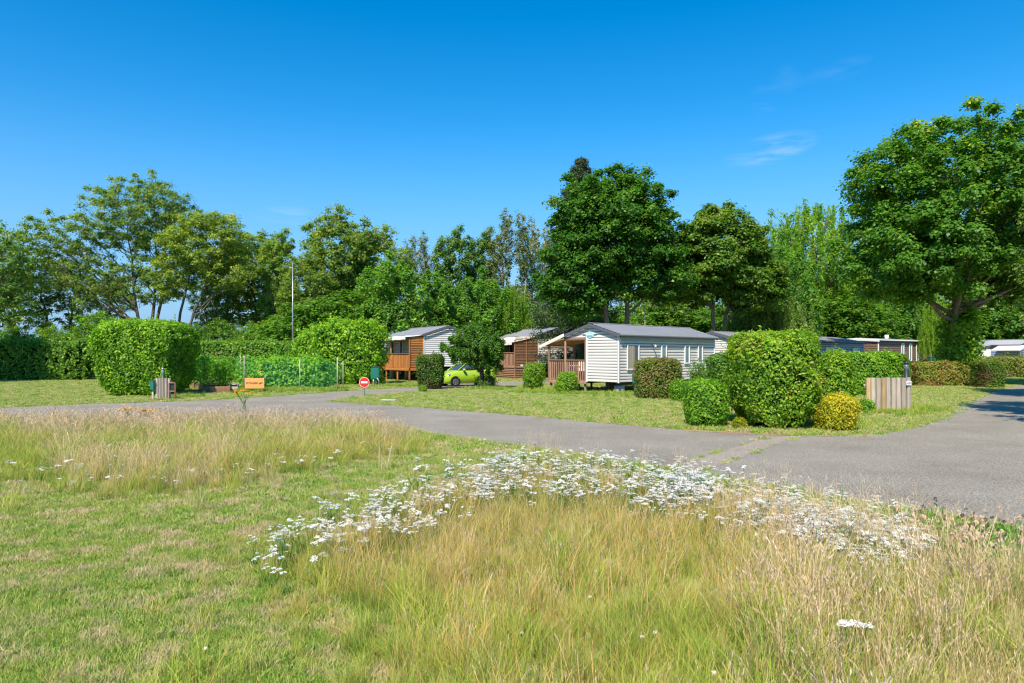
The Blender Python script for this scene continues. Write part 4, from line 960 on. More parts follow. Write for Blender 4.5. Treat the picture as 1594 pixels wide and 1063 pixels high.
# ------------------------------------------------------------------ parked car
x, y = GD(726, 42.6); car = thing("parked_car", "small lime green hatchback parked behind the little tree", "car", (x, y, 0), math.atan2(.52, .85))
# local +x = towards the tail; front bumper at x=-1.75
def car_sections(st, prof):
    bm = bmesh.new(); rings = []
    for s in st:
        pts = prof(*s); ring = [bm.verts.new(p) for p in pts] + [bm.verts.new((p[0], -p[1], p[2])) for p in reversed(pts) if abs(p[1]) > 1e-5]
        rings.append(ring)
    for a, b in zip(rings, rings[1:]):
        n = len(a)
        for i in range(n): bm.faces.new((a[i], a[(i + 1) % n], b[(i + 1) % n], b[i]))
    bm.faces.new(rings[0]); bm.faces.new(rings[-1][::-1]); bmesh.ops.recalc_face_normals(bm, faces=bm.faces); return bm
def prof_body(x_, hw, zb, zs, zt_): return [(x_, 0, zb), (x_, hw * .82, zb), (x_, hw * .97, zb + .12), (x_, hw, (zb + zs) / 2), (x_, hw * .97, zs), (x_, hw * .86, zs + (zt_ - zs) * .75), (x_, hw * .45, zt_), (x_, 0, zt_ + .01)]
st = [(-1.78, .58, .24, .50, .60), (-1.74, .70, .20, .56, .70), (-1.55, .79, .18, .66, .84), (-1.2, .81, .18, .80, .93), (-.85, .82, .18, .88, 1.0), (0, .82, .18, .94, 1.0), (.8, .82, .18, .98, 1.03), (1.45, .81, .20, 1.0, 1.05), (1.70, .76, .24, .95, 1.03), (1.78, .62, .3, .85, .95)]
o = bm_obj("body", car_sections(st, prof_body), M['carpaint'], car, smooth=True)
def prof_cab(x_, hw0, z0_, hw1, z1_): return [(x_, 0, z0_), (x_, hw0, z0_), (x_, (hw0 + hw1) / 2 + .02, (z0_ + z1_) / 2), (x_, hw1, z1_ - .03), (x_, hw1 * .6, z1_), (x_, 0, z1_ + .01)]
bm_obj("cabin_glass", car_sections([(-.95, .70, .93, .68, .96), (-.28, .74, .96, .58, 1.44), (.3, .75, .96, .60, 1.48), (1.2, .74, .98, .58, 1.44), (1.66, .70, 1.0, .62, 1.05)], prof_cab), M['glass'], car, smooth=True)
bm_obj("roof", car_sections([(-.32, .50, 1.41, .50, 1.465), (.3, .62, 1.42, .56, 1.515), (1.25, .60, 1.40, .52, 1.47), (1.42, .5, 1.36, .48, 1.40)], prof_cab), M['carpaint'], car, smooth=True)
for s in (-1, 1):
    bar("windscreen_pillar", M['carpaint'], car, (-.97, s * .70, .95), (-.28, s * .595, 1.45), .05, .05)
    bar("door_pillar", M['dark'], car, (.32, s * .77, .97), (.34, s * .615, 1.44), .06, .05)
    bar("rear_pillar", M['carpaint'], car, (1.62, s * .70, 1.0), (1.22, s * .585, 1.45), .05, .16)
    bm = bmesh.new(); bmesh.ops.create_uvsphere(bm, u_segments=12, v_segments=8, radius=1); bmesh.ops.scale(bm, vec=(.24, .05, .10), verts=bm.verts)
    o = bm_obj("headlight", bm, M['glass_lamp'], car, smooth=True); o.location = (-1.47, s * .72, .73); o.rotation_euler = (0, .25, -s * .42)
    bm = bmesh.new(); bmesh.ops.create_uvsphere(bm, u_segments=12, v_segments=8, radius=1); bmesh.ops.scale(bm, vec=(.09, .12, .08), verts=bm.verts)
    o = bm_obj("mirror", bm, M['carpaint'], car, smooth=True); o.location = (-.62, s * .90, 1.02)
    o = piece("fog_light", M['dark'], car, (-1.70, s * .56 - .09, .30), (-1.62, s * .56 + .09, .40)); o.rotation_euler = (0, 0, -s * .35)
    for wx in (-1.16, 1.20):
        w_ = bpy.data.objects.new("wheel", None); link(w_, car); w_.location = (wx, s * .72, .29)
        cyl("tyre", M['rubber'], w_, (0, -.095 , 0), .29, .19, 28, axis='Y'); 
        cyl("rim", M['rim'], w_, (0, .098 if s > 0 else -.118, 0), .195, .02, 20, axis='Y')
        for k in range(5):
            b_ = bar("rim_gap", M['dark'], w_, (.05 * math.cos(k * 1.257), s * .12, .05 * math.sin(k * 1.257)), (.165 * math.cos(k * 1.257), s * .12, .165 * math.sin(k * 1.257)), .006, .045)
        bm = bmesh.new(); bmesh.ops.create_cone(bm, cap_ends=True, segments=24, radius1=.335, radius2=.335, depth=.03); bmesh.ops.rotate(bm, matrix=Matrix.Rotation(math.radians(90), 3, 'X'), verts=bm.verts)
        o = bm_obj("wheel_arch", bm, M['dark'], car); o.location = (wx, s * .80, .31)
piece("grille", M['dark'], car, (-1.80, -.48, .36), (-1.755, .48, .50)); piece("upper_grille", M['dark'], car, (-1.79, -.36, .56), (-1.72, .36, .60))
pl_ = piece("number_plate", M['white'], car, (-1.815, -.24, .39), (-1.801, .24, .48))
piece("plate_band", simple("plate_blue", (.02, .08, .5)), car, (-1.818, .20, .39), (-1.8155, .24, .48))

# ------------------------------------------------------------------ trees
G_BACK = "trees in the belt behind the homes and hedges"
# big maple at right
mm = tree_meshes(41, 18.0, [(1.0, 0, 12.2, 7.6, 6.5, 5.8, 7), (-3.0, -.5, 8.8, 4.2, 5, 3.2, 2.4), (4.5, 0, 9.0, 4.2, 5, 3.2, 2.0)], .30, 'maple', 'bark_warm', n_limb=34, n_sub=16, n_leaf=210000, leaf=(.23, .17), r2=1.7, r3=(.72, .5), fork=.25, spread=.95, up=.75)
x, y = GD(1492, 43); place_tree(mm, "maple_tree", "largest round maple at the right, its trunk wrapped in ivy", "tree", x, y, sz=.93)
hedge("ivy_growth", "leafy ivy and shrubs around the foot of the largest maple", "ivy", 1474, 1524, 604, 470, 'bright', 9000, (.22, .15), d=42.2, depth=2.2, round_=2.4, taper=-.1, amp=.2, seed=33, fuzz=.4)
# double stemmed maple behind the nearest home
mm = tree_meshes(42, 14.9, [(0, 0, 10.6, 4.2, 4, 4.2, 5), (-2.6, 0, 7.3, 2.9, 3, 2.7, 2.2), (2.7, 0, 7.9, 2.6, 3, 2.3, 1.6), (.3, 0, 12.6, 2.8, 2.6, 2.2, 1.2)], .24, 'maple', 'bark_warm', n_limb=14, n_sub=16, n_leaf=125000, leaf=(0.224, 0.166), r2=1.5, r3=(.62, .42), fork=.38, stems=((-.45, 0), (.55, .3)), spread=.95)
x, y = GD(957, 48); place_tree(mm, "maple_tree", "dense round maple with two stems behind the nearest home", "tree", x, y)
mm = tree_meshes(43, 12.7, [(0, 0, 9.3, 3.4, 3, 3.3, 4), (-2.6, 0, 7.6, 2.3, 2.5, 2.1, 1.6), (2.6, 0, 7.4, 2.1, 2.5, 2.3, 1.6)], .18, 'maple2', 'bark_warm', n_limb=13, n_sub=15, n_leaf=85000, leaf=(0.224, 0.166), r2=1.3, r3=(.62, .34), fork=.42, stems=((-.3, 0), (.45, .3)), spread=1.0)
x, y = GD(1122, 50); place_tree(mm, "maple_tree", "smaller olive green maple right of the double stemmed one", "tree", x, y)
# spruce
def spruce(label, px, d, top_y, wbase, seed, mat='spruce', n=26000):
    rng = np.random.default_rng(seed); h = ZP(top_y, d); x, y = GD(px, d); t = thing("spruce_tree", label, "tree", (x, y, 0))
    paths = [(np.array([[0, 0, -.2], [0, 0, h * .5], [0.05, 0, h]]), np.array([.28, .15, .02]))]; P = []; Nn = []
    z = 2.5
    while z < h - .1:
        r = wbase * (1 - z / h) ** .75 + .25
        for k in range(6):
            a = rng.uniform(0, 6.28); rr_ = r * rng.uniform(.7, 1.1)
            e = np.array([math.cos(a) * rr_, math.sin(a) * rr_, z - rr_ * .22]); Q = bez((0, 0, z), e, (0, 0, -.25 * rr_), 5); paths.append((Q, np.linspace(.04, .01, 5)))
            m_ = int(n / ((h - 2.5) / .55 * 6)); f = rng.uniform(.25, 1, m_) ** .8 * 4
            c_ = np.stack([np.interp(f, np.arange(5), Q[:, i]) for i in range(3)], 1); c_ += rng.normal(0, .13, c_.shape); c_[:, 2] -= np.abs(rng.normal(0, .28, m_)) * (f / 4); P.append(c_)
        z += .55
    P = np.concatenate(P); N = rng.normal(size=P.shape); V, I = leaf_geo(P, N, .24, .07, rng, 1.0)
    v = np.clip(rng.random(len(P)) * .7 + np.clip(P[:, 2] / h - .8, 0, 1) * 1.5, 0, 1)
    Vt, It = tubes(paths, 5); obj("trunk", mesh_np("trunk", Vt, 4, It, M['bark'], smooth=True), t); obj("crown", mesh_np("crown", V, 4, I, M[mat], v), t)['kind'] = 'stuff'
spruce("tall dark spruce rising behind the double stemmed maple", 904, 56, 244, 6.0, 5, n=40000)
# little tree in front of the car
mm = tree_meshes(44, 4.2, [(-.35, 0, 2.75, 1.7, 1.5, 1.3, 5), (.5, 0, 1.9, .9, .9, .8, 1.2), (-1.1, 0, 2.25, .8, .8, .6, 1)], .16, 'cherry', 'bark', n_limb=13, n_sub=13, n_leaf=42000, leaf=(.12, .075), r2=.5, r3=(.26, .2), fork=.25, spread=.95, gnarl=.1, hang=.18)
x, y = GD(748, 38.5); place_tree(mm, "small_tree", "little round tree with drooping leaves in front of the lime green car", "tree", x, y, s=.98, sz=.90)
hedge("bush", "low bushy growth around the foot of the little round tree", "bush", 742, 772, 606, 585, 'boxhedge', 1800, (.09, .05), d=38.2, round_=2, amp=.2, seed=35, fuzz=.14, core=False)

# left belt: two big leaning open trees
tl1 = tree_meshes(51, 19.5, [(-1.0, 0, 15.4, 5.0, 4, 3.7, 5), (-8.8, 0, 13.2, 4.0, 3, 2.3, 2.6), (2.2, 0, 13.6, 3.2, 3, 3.6, 1.6), (-5, 0, 9.2, 3.2, 3, 2.4, 1.4), (-10, 0, 9.8, 3, 3, 1.8, 1), (0, 0, 9.0, 3.0, 3, 2.6, 1.2)], .19, 'ash', 'bark', n_limb=13, n_sub=11, n_leaf=56800, leaf=(0.207, 0.141), r2=1.5, r3=(.62, .34), fork=.24, stems=((-.7, 0), (0, .4), (.6, 0)), spread=.95, twig_leaf=.22, up=.7)
x, y = GD(232, 65); place_tree(tl1, "broad_tree", "tallest spreading tree of the left belt with a long limb reaching left", "tree", x, y)
tl2 = tree_meshes(52, 15.6, [(3.4, 0, 12.3, 4.0, 3, 3.0, 5), (.5, 0, 9.5, 2.6, 2.5, 2.4, 1.6), (5.4, 0, 9.6, 2.4, 2.4, 1.6, 1)], .17, 'ash', 'bark', n_limb=12, n_sub=11, n_leaf=36920, leaf=(0.207, 0.141), r2=1.4, r3=(.62, .34), fork=.26, stems=((.1, 0), (.9, 0)), lean=(2.2, 0), spread=.95, twig_leaf=.2, up=.7)
x, y = GD(262, 63); place_tree(tl2, "broad_tree", "tree leaning right beside the tallest spreading tree", "tree", x, y)
# shared kinds for the rest of the belt
K = {}
K['open'] = tree_meshes(61, 12.0, [(0, 0, 8.4, 3.0, 2.8, 3.5, 4), (-1.6, 0, 5.6, 2.0, 2, 1.8, 1.2), (1.6, 0, 6.2, 1.9, 2, 1.8, 1.2)], .17, 'poplar', 'bark', n_limb=14, n_sub=8, n_leaf=13500, leaf=(0.216, 0.149), r2=1.1, r3=(.5, .32), fork=.22, stems=((-.25, 0), (.3, 0)), spread=1, twig_leaf=.3)
K['olive'] = tree_meshes(62, 12.0, [(0, 0, 8.6, 2.9, 2.8, 3.3, 4), (1.3, 0, 5.4, 2.2, 2, 2.0, 1.5), (-1.4, 0, 5.2, 2.2, 2, 2.0, 1.5)], .18, 'ash', 'bark_warm', n_limb=15, n_sub=8, n_leaf=28400, leaf=(0.216, 0.141), r2=1.1, r3=(.55, .34), fork=.2, stems=((-.3, 0), (.35, .2)), spread=1, twig_leaf=.3)
K['thin'] = tree_meshes(63, 12.0, [(0, 0, 9.0, 1.9, 1.9, 3.1, 4), (0, 0, 5.2, 1.5, 1.5, 1.6, .8)], .12, 'ash', 'bark', n_limb=13, n_sub=6, n_leaf=8520, leaf=(0.207, 0.141), r2=.8, r3=(.42, .3), fork=.3, stems=((0, 0),), spread=1, twig_leaf=.35)
K['poplar'] = tree_meshes(64, 14.0, [(-.7, 0, 11.2, 1.2, 1.2, 2.8, 2), (1.0, 0, 10.6, 1.2, 1.2, 2.6, 2), (0, 0, 6.4, 2.2, 2, 2.6, 2.5)], .17, 'poplar', 'bark_light', n_limb=12, n_sub=8, n_leaf=28400, leaf=(0.207, 0.149), r2=.9, r3=(.42, .36), fork=.2, stems=((-.3, 0), (.35, 0)), spread=1, twig_leaf=.25)
K['brown'] = tree_meshes(65, 14.0, [(-.8, 0, 10.6, .75, .8, 3.3, 2), (.6, 0, 11.0, .7, .8, 2.9, 2), (1.6, 0, 9.2, .7, .8, 3.0, 1.4), (0, 0, 5.4, 2.0, 2, 2.6, 2)], .14, 'poplar_brown', 'bark_light', n_limb=15, n_sub=8, n_leaf=18460, leaf=(0.199, 0.108), r2=.7, r3=(.34, .4), fork=.2, stems=((-.4, 0), (.4, 0)), spread=1, twig_leaf=.35)
K['round'] = tree_meshes(66, 8.0, [(0, 0, 4.6, 3.4, 3, 3.2, 4), (-1.5, 0, 3.2, 2.4, 2, 2.3, 1.3), (1.7, 0, 3.0, 2.3, 2, 2.2, 1.3)], .2, 'darkgreen', 'bark', n_limb=16, n_sub=10, n_leaf=34080, leaf=(0.216, 0.133), r2=1.1, r3=(.6, .36), fork=.18, spread=.95, hang=.5)
K['weep'] = tree_meshes(67, 12.0, [(0, 0, 8.2, 3.0, 2.6, 3.3, 4), (-1.8, 0, 5.4, 2.4, 2.2, 2.6, 2), (2.0, 0, 5.2, 2.6, 2.2, 2.6, 2)], .22, 'bright', 'bark_warm', n_limb=18, n_sub=9, n_leaf=48280, leaf=(0.224, 0.083), r2=1.2, r3=(.45, .3), fork=.22, stems=((0, 0), (.5, 0)), spread=1, hang=1.9, twig_leaf=.12, up=.2, droop=1.2)
K['willow'] = tree_meshes(68, 5.5, [(0, 0, 3.0, 3.0, 2.5, 2.2, 4)], .14, 'willow', 'bark', n_limb=16, n_sub=10, n_leaf=28400, leaf=(0.216, 0.066), r2=1.0, r3=(.4, .3), fork=.15, spread=1, hang=1.2, up=.2, droop=1.0)
K['under'] = tree_meshes(69, 6.0, [(0, 0, 3.2, 3.2, 2.2, 2.8, 4), (-2, 0, 1.8, 1.8, 1.6, 1.7, 1.5), (2, 0, 1.9, 1.8, 1.6, 1.7, 1.5)], .10, 'hornbeam', 'bark', n_limb=18, n_sub=8, n_leaf=24140, leaf=(0.216, 0.149), r2=1.0, r3=(.5, .35), fork=.1, stems=((-.4, 0), (.4, 0)), spread=1, twig_leaf=.3)
HK = dict(open=12.0, olive=12.0, thin=12.0, poplar=14.0, brown=14.0, round=8.0, weep=12.0, willow=5.5, under=6.0)
rr = random.Random(4)
def belt(kind, name, px, top, d, wx, label, group=G_BACK):
    """wx: sideways stretch"""
    h = ZP(top, d); s = h / HK[kind] * 1.02; x, y = GD(px, d)
    t = place_tree(K[kind], name, label, "tree", x, y, rr.choice((0, math.pi)) + rr.uniform(-.3, .3), 1.0, group)
    t.scale = (s * wx, s * wx, s); return t
for a in [
 ('thin', 'slim_tree', 12, 372, 70, 1.1, "slim tree at the far left, right of the picture edge"),
 ('open', 'broad_tree', -22, 345, 60, 1.0, "tree cut off by the left edge of the picture"),
 ('thin', 'slim_tree', 62, 395, 74, 1.2, "slim bare-stemmed tree under the long left limb"),
 ('thin', 'slim_tree', 118, 410, 76, 1.2, "slim see-through tree left of the tallest spreading tree"),
 ('thin', 'slim_tree', 172, 430, 80, 1.2, "slim tree seen through the stems of the tallest spreading tree"),
 ('thin', 'slim_tree', 318, 430, 74, .9, "slim tree under the crown of the right-leaning tree"),
 ('thin', 'slim_tree', 362, 378, 72, 1.1, "slim tree just right of the right-leaning tree"),
 ('thin', 'slim_tree', 392, 368, 74, 1.25, "slim grey-green tree left of the lamp pole"),
 ('poplar', 'poplar_tree', 434, 362, 68, .85, "upright grey-green tree directly behind the lamp pole"),
 ('thin', 'slim_tree', 412, 372, 78, 1.2, "slim tree standing just behind the one left of the lamp pole"),
 ('thin', 'slim_tree', 340, 400, 70, 1.0, "slim tree between the right-leaning tree and the garden hedge"),
 ('thin', 'slim_tree', 552, 350, 72, 1.2, "slim tree right of the tall olive tree"),
 ('olive', 'broad_tree', 520, 328, 70, .82, "tall olive tree above the tall laurel hedge"),
 ('olive', 'broad_tree', 478, 400, 66, .9, "lower olive tree between the lamp pole and the tall olive tree"),
 ('olive', 'broad_tree', 592, 358, 74, .85, "olive tree above the orange deck home's left end"),
 ('brown', 'poplar_tree', 650, 366, 80, .9, "brownish thin-topped tree above the white home's roof"),
 ('poplar', 'poplar_tree', 705, 357, 72, .9, "blue-green poplar left of the middle gap"),
 ('poplar', 'poplar_tree', 752, 360, 76, .9, "blue-green poplar above the little round tree"),
 ('brown', 'poplar_tree', 800, 330, 74, 1.0, "tall brownish poplar above the middle home"),
 ('brown', 'poplar_tree', 842, 352, 78, .9, "brownish poplar touching the left side of the double stemmed maple"),
 ('round', 'broad_tree', 630, 402, 60, 1.05, "round dark green tree behind the white home's roof"),
 ('round', 'broad_tree', 730, 425, 62, 1.0, "dark green tree behind the little round tree"),
 ('weep', 'broad_tree', 792, 440, 62, .85, "bright green low tree behind the middle home"),
 ('round', 'broad_tree', 850, 455, 64, .8, "dark tree behind the left side of the nearest home"),
 ('open', 'broad_tree', 1028, 420, 66, .9, "open tree seen between the two maples"),
 ('olive', 'broad_tree', 1075, 425, 70, .8, "olive tree seen under the smaller maple"),
 ('weep', 'weeping_tree', 1266, 305, 72, 1.0, "tall bright green weeping tree between the maples"),
 ('round', 'broad_tree', 1200, 372, 64, .75, "dark tree squeezed between the smaller maple and the weeping tree"),
 ('weep', 'weeping_tree', 1335, 400, 78, .9, "weeping tree with a bare limb right of the tall weeping one"),
 ('willow', 'willow_tree', 1200, 450, 53, .85, "pale green willow shrub behind the homes' roofs"),
 ('weep', 'weeping_tree', 1458, 440, 64, .55, "bright weeping tree hanging over the far brown home"),
 ('round', 'broad_tree', 1390, 440, 74, 1.0, "dark green tree above the brown home's roof"),
 ('olive', 'broad_tree', 1545, 430, 84, 1.0, "brownish green tree behind the far white home"),
 ('round', 'broad_tree', 1590, 445, 82, 1.2, "dark tree above the white awning"),
 ('olive', 'broad_tree', 1640, 400, 80, 1.1, "olive tree at the far right edge"),
 ('poplar', 'poplar_tree', 1398, 400, 88, .9, "far poplar seen left of the largest maple's trunk"),
 ]: belt(*a)
UNDER_AT = ['at the far left picture edge', 'left of the slim bare stems at the far left', 'behind the left shoulder of the tall laurel block', 'above the middle of the tall laurel block', 'at the right end of the tall laurel block', 'above the left end of the garden hedge', 'above the middle of the garden hedge', "directly behind the lamp pole's foot", 'right of the lamp pole, above the laurel shoulder', 'above the top of the tall laurel hedge', 'where the tall laurel hedge meets the orange deck home', 'above the roof of the orange deck home', 'directly above the little round tree', 'above the cream awning of the middle home', "between the middle home's roof and the nearest home", 'under the double stemmed maple, left of its stems', 'between the two maples above the nearest roof', "left of the smaller maple's stems", 'under the smaller maple, right of its stems', 'left of the pale green willow shrub', 'behind the pale green willow shrub', 'above the blue-grey home', "above the brown home's left end", 'left of the ivy clad trunk', 'right of the ivy clad trunk', 'above the white awning at the right', 'cut by the right picture edge']
for i, (px, top, d, w_) in enumerate([(20, 512, 66, .8), (78, 510, 70, .7), (150, 490, 58, .8), (200, 500, 64, .7), (300, 508, 60, .6), (345, 500, 64, .7), (395, 505, 62, .7), (430, 498, 64, .7), (490, 470, 60, 1.0), (545, 460, 62, 1.1),
        (590, 470, 66, 1.0), (680, 480, 64, 1.0), (740, 480, 68, 1.0), (830, 480, 70, 1.0), (880, 470, 72, 1.0), (925, 480, 66, 1.0), (1000, 470, 72, 1.1), (1050, 475, 66, 1.1), (1100, 480, 70, 1.1), (1160, 470, 66, 1.1), (1240, 455, 74, 1.2),
        (1300, 465, 70, 1.2), (1380, 470, 80, 1.3), (1460, 475, 84, 1.3), (1520, 470, 90, 1.3), (1570, 465, 86, 1.3), (1640, 470, 86, 1.3)]):
    belt('under', 'understory_tree', px, top, d, w_ * 1.25, "low bushy tree " + UNDER_AT[i], "low bushy trees at the foot of the belt")
# trees just outside the frame whose shade falls into it
belt('open', 'broad_tree', -205, 250, 44, 1.05, "tree standing just outside the left edge, shading the boundary hedge", "trees just outside the frame")
belt('open', 'broad_tree', -120, 300, 47, .95, "tree outside the left edge, its leaf tips just in view", "trees just outside the frame")
t = place_tree(K['olive'], "broad_tree", "tall tree outside the right edge, shading the road bend", "tree", 16.5, 15.2, .4, 1.0, "trees just outside the frame"); t.scale = (1.0, 1.0, 1.25)
t = place_tree(K['olive'], "broad_tree", "farther tall tree outside the right edge, shading the road", "tree", 24.6, 28.3, 2.2, 1.0, "trees just outside the frame"); t.scale = (.9, .9, 1.0)
# ------------------------------------------------------------------ grass, meadow and flowers (instanced stuff)
def grass_mat(name, stops, trans=.25, ns=1.2, alt=None, alt_rng=(.45, .65)):
    m, nt, b = new_mat(name)
    at = nt.nodes.new("ShaderNodeAttribute"); at.attribute_name = "v"
    oi = nt.nodes.new("ShaderNodeObjectInfo")
    ad = nt.nodes.new("ShaderNodeMath"); ad.operation = 'MULTIPLY_ADD'; ad.inputs[1].default_value = .5; nt.links.new(oi.outputs['Random'], ad.inputs[0])
    m5 = nt.nodes.new("ShaderNodeMath"); m5.operation = 'MULTIPLY'; m5.inputs[1].default_value = .5; nt.links.new(at.outputs['Fac'], m5.inputs[0]); nt.links.new(m5.outputs[0], ad.inputs[2])
    r = rampnode(nt, stops); nt.links.new(ad.outputs[0], r.inputs[0]); col = r.outputs[0]
    if alt:
        n = noise(nt, ns, 5, 'Position', rough=.65); mr = nt.nodes.new("ShaderNodeMapRange"); mr.inputs['From Min'].default_value = alt_rng[0]; mr.inputs['From Max'].default_value = alt_rng[1]
        nt.links.new(n.outputs[0], mr.inputs['Value']); col = mixcol(nt, mr.outputs[0], col, alt)
    nt.links.new(col, b.inputs['Base Color']); b.inputs['Roughness'].default_value = .55; b.inputs['Specular IOR Level'].default_value = .25
    tr = nt.nodes.new("ShaderNodeBsdfTranslucent"); nt.links.new(col, tr.inputs['Color'])
    mx = nt.nodes.new("ShaderNodeMixShader"); mx.inputs[0].default_value = trans
    nt.links.new(b.outputs[0], mx.inputs[1]); nt.links.new(tr.outputs[0], mx.inputs[2]); nt.links.new(mx.outputs[0], nt.nodes["Material Output"].inputs['Surface'])
    return m
M['turf'] = grass_mat("mown_turf", [(0, (.13, .26, .03)), (.35, (.29, .42, .06)), (.7, (.52, .53, .13)), (1, (.76, .61, .32))], ns=2.4, alt=(.66, .52, .29), alt_rng=(.48, .63))
M['clover'] = grass_mat("clover_leaf", [(0, (.10, .28, .03)), (.6, (.19, .42, .05)), (1, (.34, .52, .08))])
M['g_green'] = grass_mat("tall_green_grass", [(0, (.10, .22, .025)), (.4, (.30, .41, .055)), (.8, (.56, .60, .09)), (1, (.76, .60, .18))])
M['g_gold'] = grass_mat("golden_grass", [(0, (.30, .26, .05)), (.3, (.56, .40, .10)), (.7, (.80, .52, .17)), (1, (.88, .66, .32))])
M['g_straw'] = grass_mat("bleached_straw", [(0, (.42, .32, .13)), (.5, (.76, .58, .29)), (1, (.90, .73, .46))], trans=.3)
M['g_pink'] = grass_mat("pinkish_seed_head", [(0, (.55, .38, .24)), (.5, (.68, .50, .34)), (1, (.80, .64, .47))], trans=.3)
M['y_leaf'] = grass_mat("yarrow_leaf", [(0, (.06, .17, .025)), (.6, (.13, .28, .04)), (1, (.24, .36, .07))])

def blades(rng, n, h, spread, width, lean, mat_i=0, curl=.5, seg=3, head=None, hmin=.55):
    V, I, MI, VV = [], [], [], []
    off = 0
    for _ in range(n):
        a = rng.uniform(0, 6.28); r = spread * math.sqrt(rng.random()); bx, by = math.cos(a) * r, math.sin(a) * r
        hh_ = h * rng.uniform(hmin, 1.05); la = rng.uniform(0, 6.28); ll = lean * rng.random() * hh_; w = width * rng.uniform(.7, 1.3); wa = rng.uniform(0, 3.14)
        wx, wy = math.cos(wa) * w / 2, math.sin(wa) * w / 2; v = rng.random()
        P = []
        for k in range(seg + 1):
            f = k / seg; P.append((bx + math.cos(la) * ll * f ** (1 + curl), by + math.sin(la) * ll * f ** (1 + curl), hh_ * (f - .25 * curl * (ll / hh_) * f * f)))
        for k, p in enumerate(P):
            s = 1 - .8 * (k / seg) ** 2 if head is None else 1
            V += [(p[0] - wx * s, p[1] - wy * s, p[2]), (p[0] + wx * s, p[1] + wy * s, p[2])]
        for k in range(seg): I += [off + 2 * k, off + 2 * k + 1, off + 2 * k + 3, off + 2 * k + 2]; MI.append(mat_i); VV.append(min(1, v * .8 + .2 * k / seg))
        off += 2 * (seg + 1)
        if head:
            hi, hl, hw, nh = head; tip = np.array(P[-1]); dirn = np.array(P[-1]) - np.array(P[-2]); dirn /= np.linalg.norm(dirn)
            bend = np.array([math.cos(la), math.sin(la), -.4]); 
            for q in range(nh):
                f = q / nh; c_ = tip + dirn * hl * (f - .35) + bend * hl * .35 * max(0, f) ** 2 + rng.normal(0, hw * .35, 3)
                sd = rng.normal(size=3); sd /= np.linalg.norm(sd); up_ = dirn * hl / nh * 1.2 + sd * hw * .5; sd = np.cross(sd, dirn) * hw * .35
                V += [tuple(c_ - up_), tuple(c_ + sd), tuple(c_ + up_), tuple(c_ - sd)]; I += [off, off + 1, off + 2, off + 3]; MI.append(hi); VV.append(rng.random()); off += 4
    return V, I, MI, VV
def tuft(name, mats, parts, rng):
    V, I, MI, VV = [], [], [], []
    for kw in parts:
        a, b, c_, d_ = blades(rng, **kw); o = len(V); V += a; I += [i + o for i in b]; MI += c_; VV += d_
    return bpy.data.objects.new(name, mesh_np(name, V, 4, I, mats, VV, midx=MI))
def collect(name, objs):
    c_ = bpy.data.collections.new(name)
    for o in objs: c_.objects.link(o)
    return c_
def scatter_gn(name, coll, P, idx, rot, scl, label=None):
    me = bpy.data.meshes.new(name); me.vertices.add(len(P)); me.vertices.foreach_set("co", np.asarray(P, np.float32).ravel())
    a = me.attributes.new("idx", 'INT', 'POINT'); a.data.foreach_set("value", np.asarray(idx, np.int32))
    a = me.attributes.new("rot", 'FLOAT_VECTOR', 'POINT'); a.data.foreach_set("vector", np.asarray(rot, np.float32).ravel())
    a = me.attributes.new("scl", 'FLOAT_VECTOR', 'POINT'); a.data.foreach_set("vector", np.asarray(scl, np.float32).ravel())
    o = obj(name, me); o['kind'] = 'stuff'
    if label: o['label'] = label
    ng = bpy.data.node_groups.new(name + "_nodes", 'GeometryNodeTree')
    ng.interface.new_socket("Geometry", in_out='INPUT', socket_type='NodeSocketGeometry'); ng.interface.new_socket("Geometry", in_out='OUTPUT', socket_type='NodeSocketGeometry')
    gi = ng.nodes.new("NodeGroupInput"); go = ng.nodes.new("NodeGroupOutput"); ip = ng.nodes.new("GeometryNodeInstanceOnPoints"); ci = ng.nodes.new("GeometryNodeCollectionInfo")
    ci.inputs['Collection'].default_value = coll; ci.inputs['Separate Children'].default_value = True; ci.inputs['Reset Children'].default_value = True
    ip.inputs['Pick Instance'].default_value = True
    for nm, ty, sk in (("idx", 'INT', 'Instance Index'), ("rot", 'FLOAT_VECTOR', 'Rotation'), ("scl", 'FLOAT_VECTOR', 'Scale')):
        na = ng.nodes.new("GeometryNodeInputNamedAttribute"); na.data_type = ty; na.inputs['Name'].default_value = nm
        ng.links.new(na.outputs[0], ip.inputs[sk])
    ng.links.new(gi.outputs[0], ip.inputs['Points']); ng.links.new(ci.outputs[0], ip.inputs['Instance']); ng.links.new(ip.outputs[0], go.inputs[0])
    md = o.modifiers.new("scatter", 'NODES'); md.node_group = ng
    return o
rg = np.random.default_rng(99)
def sample_view(n_target, d0, d1, dens_fn, poly=None, exclude=(), px_lo=-120, px_hi=1720):
    """random ground points inside the seen wedge with a density (per m2) that depends on distance"""
    out = []
    edges = np.geomspace(d0, d1, 22)
    for a, b in zip(edges, edges[1:]):
        xa, xb = (px_lo - CXP) * b / F, (px_hi - CXP) * b / F
        n = int((b - a) * (xb - xa) * dens_fn((a + b) / 2)); P = np.stack([rg.uniform(xa, xb, n), rg.uniform(a, b, n)], 1)
        px = P[:, 0] / P[:, 1] * F + CXP; P = P[(px > px_lo) & (px < px_hi)]
        if poly is not None: P = P[in_poly(P, poly)]
        for e in exclude: P = P[~in_poly(P, e)]
        out.append(P)
    return np.concatenate(out)
def fbm(P, s, seed=0):
    r_ = np.random.default_rng(seed); v = np.zeros(len(P))
    for k in range(7):
        a = r_.uniform(0, 6.28); f = s * (1.5 ** k); v += np.sin((P[:, 0] * math.cos(a) + P[:, 1] * math.sin(a)) * f + r_.uniform(0, 6.28)) / (1.25 ** k)
    return v / 3.4
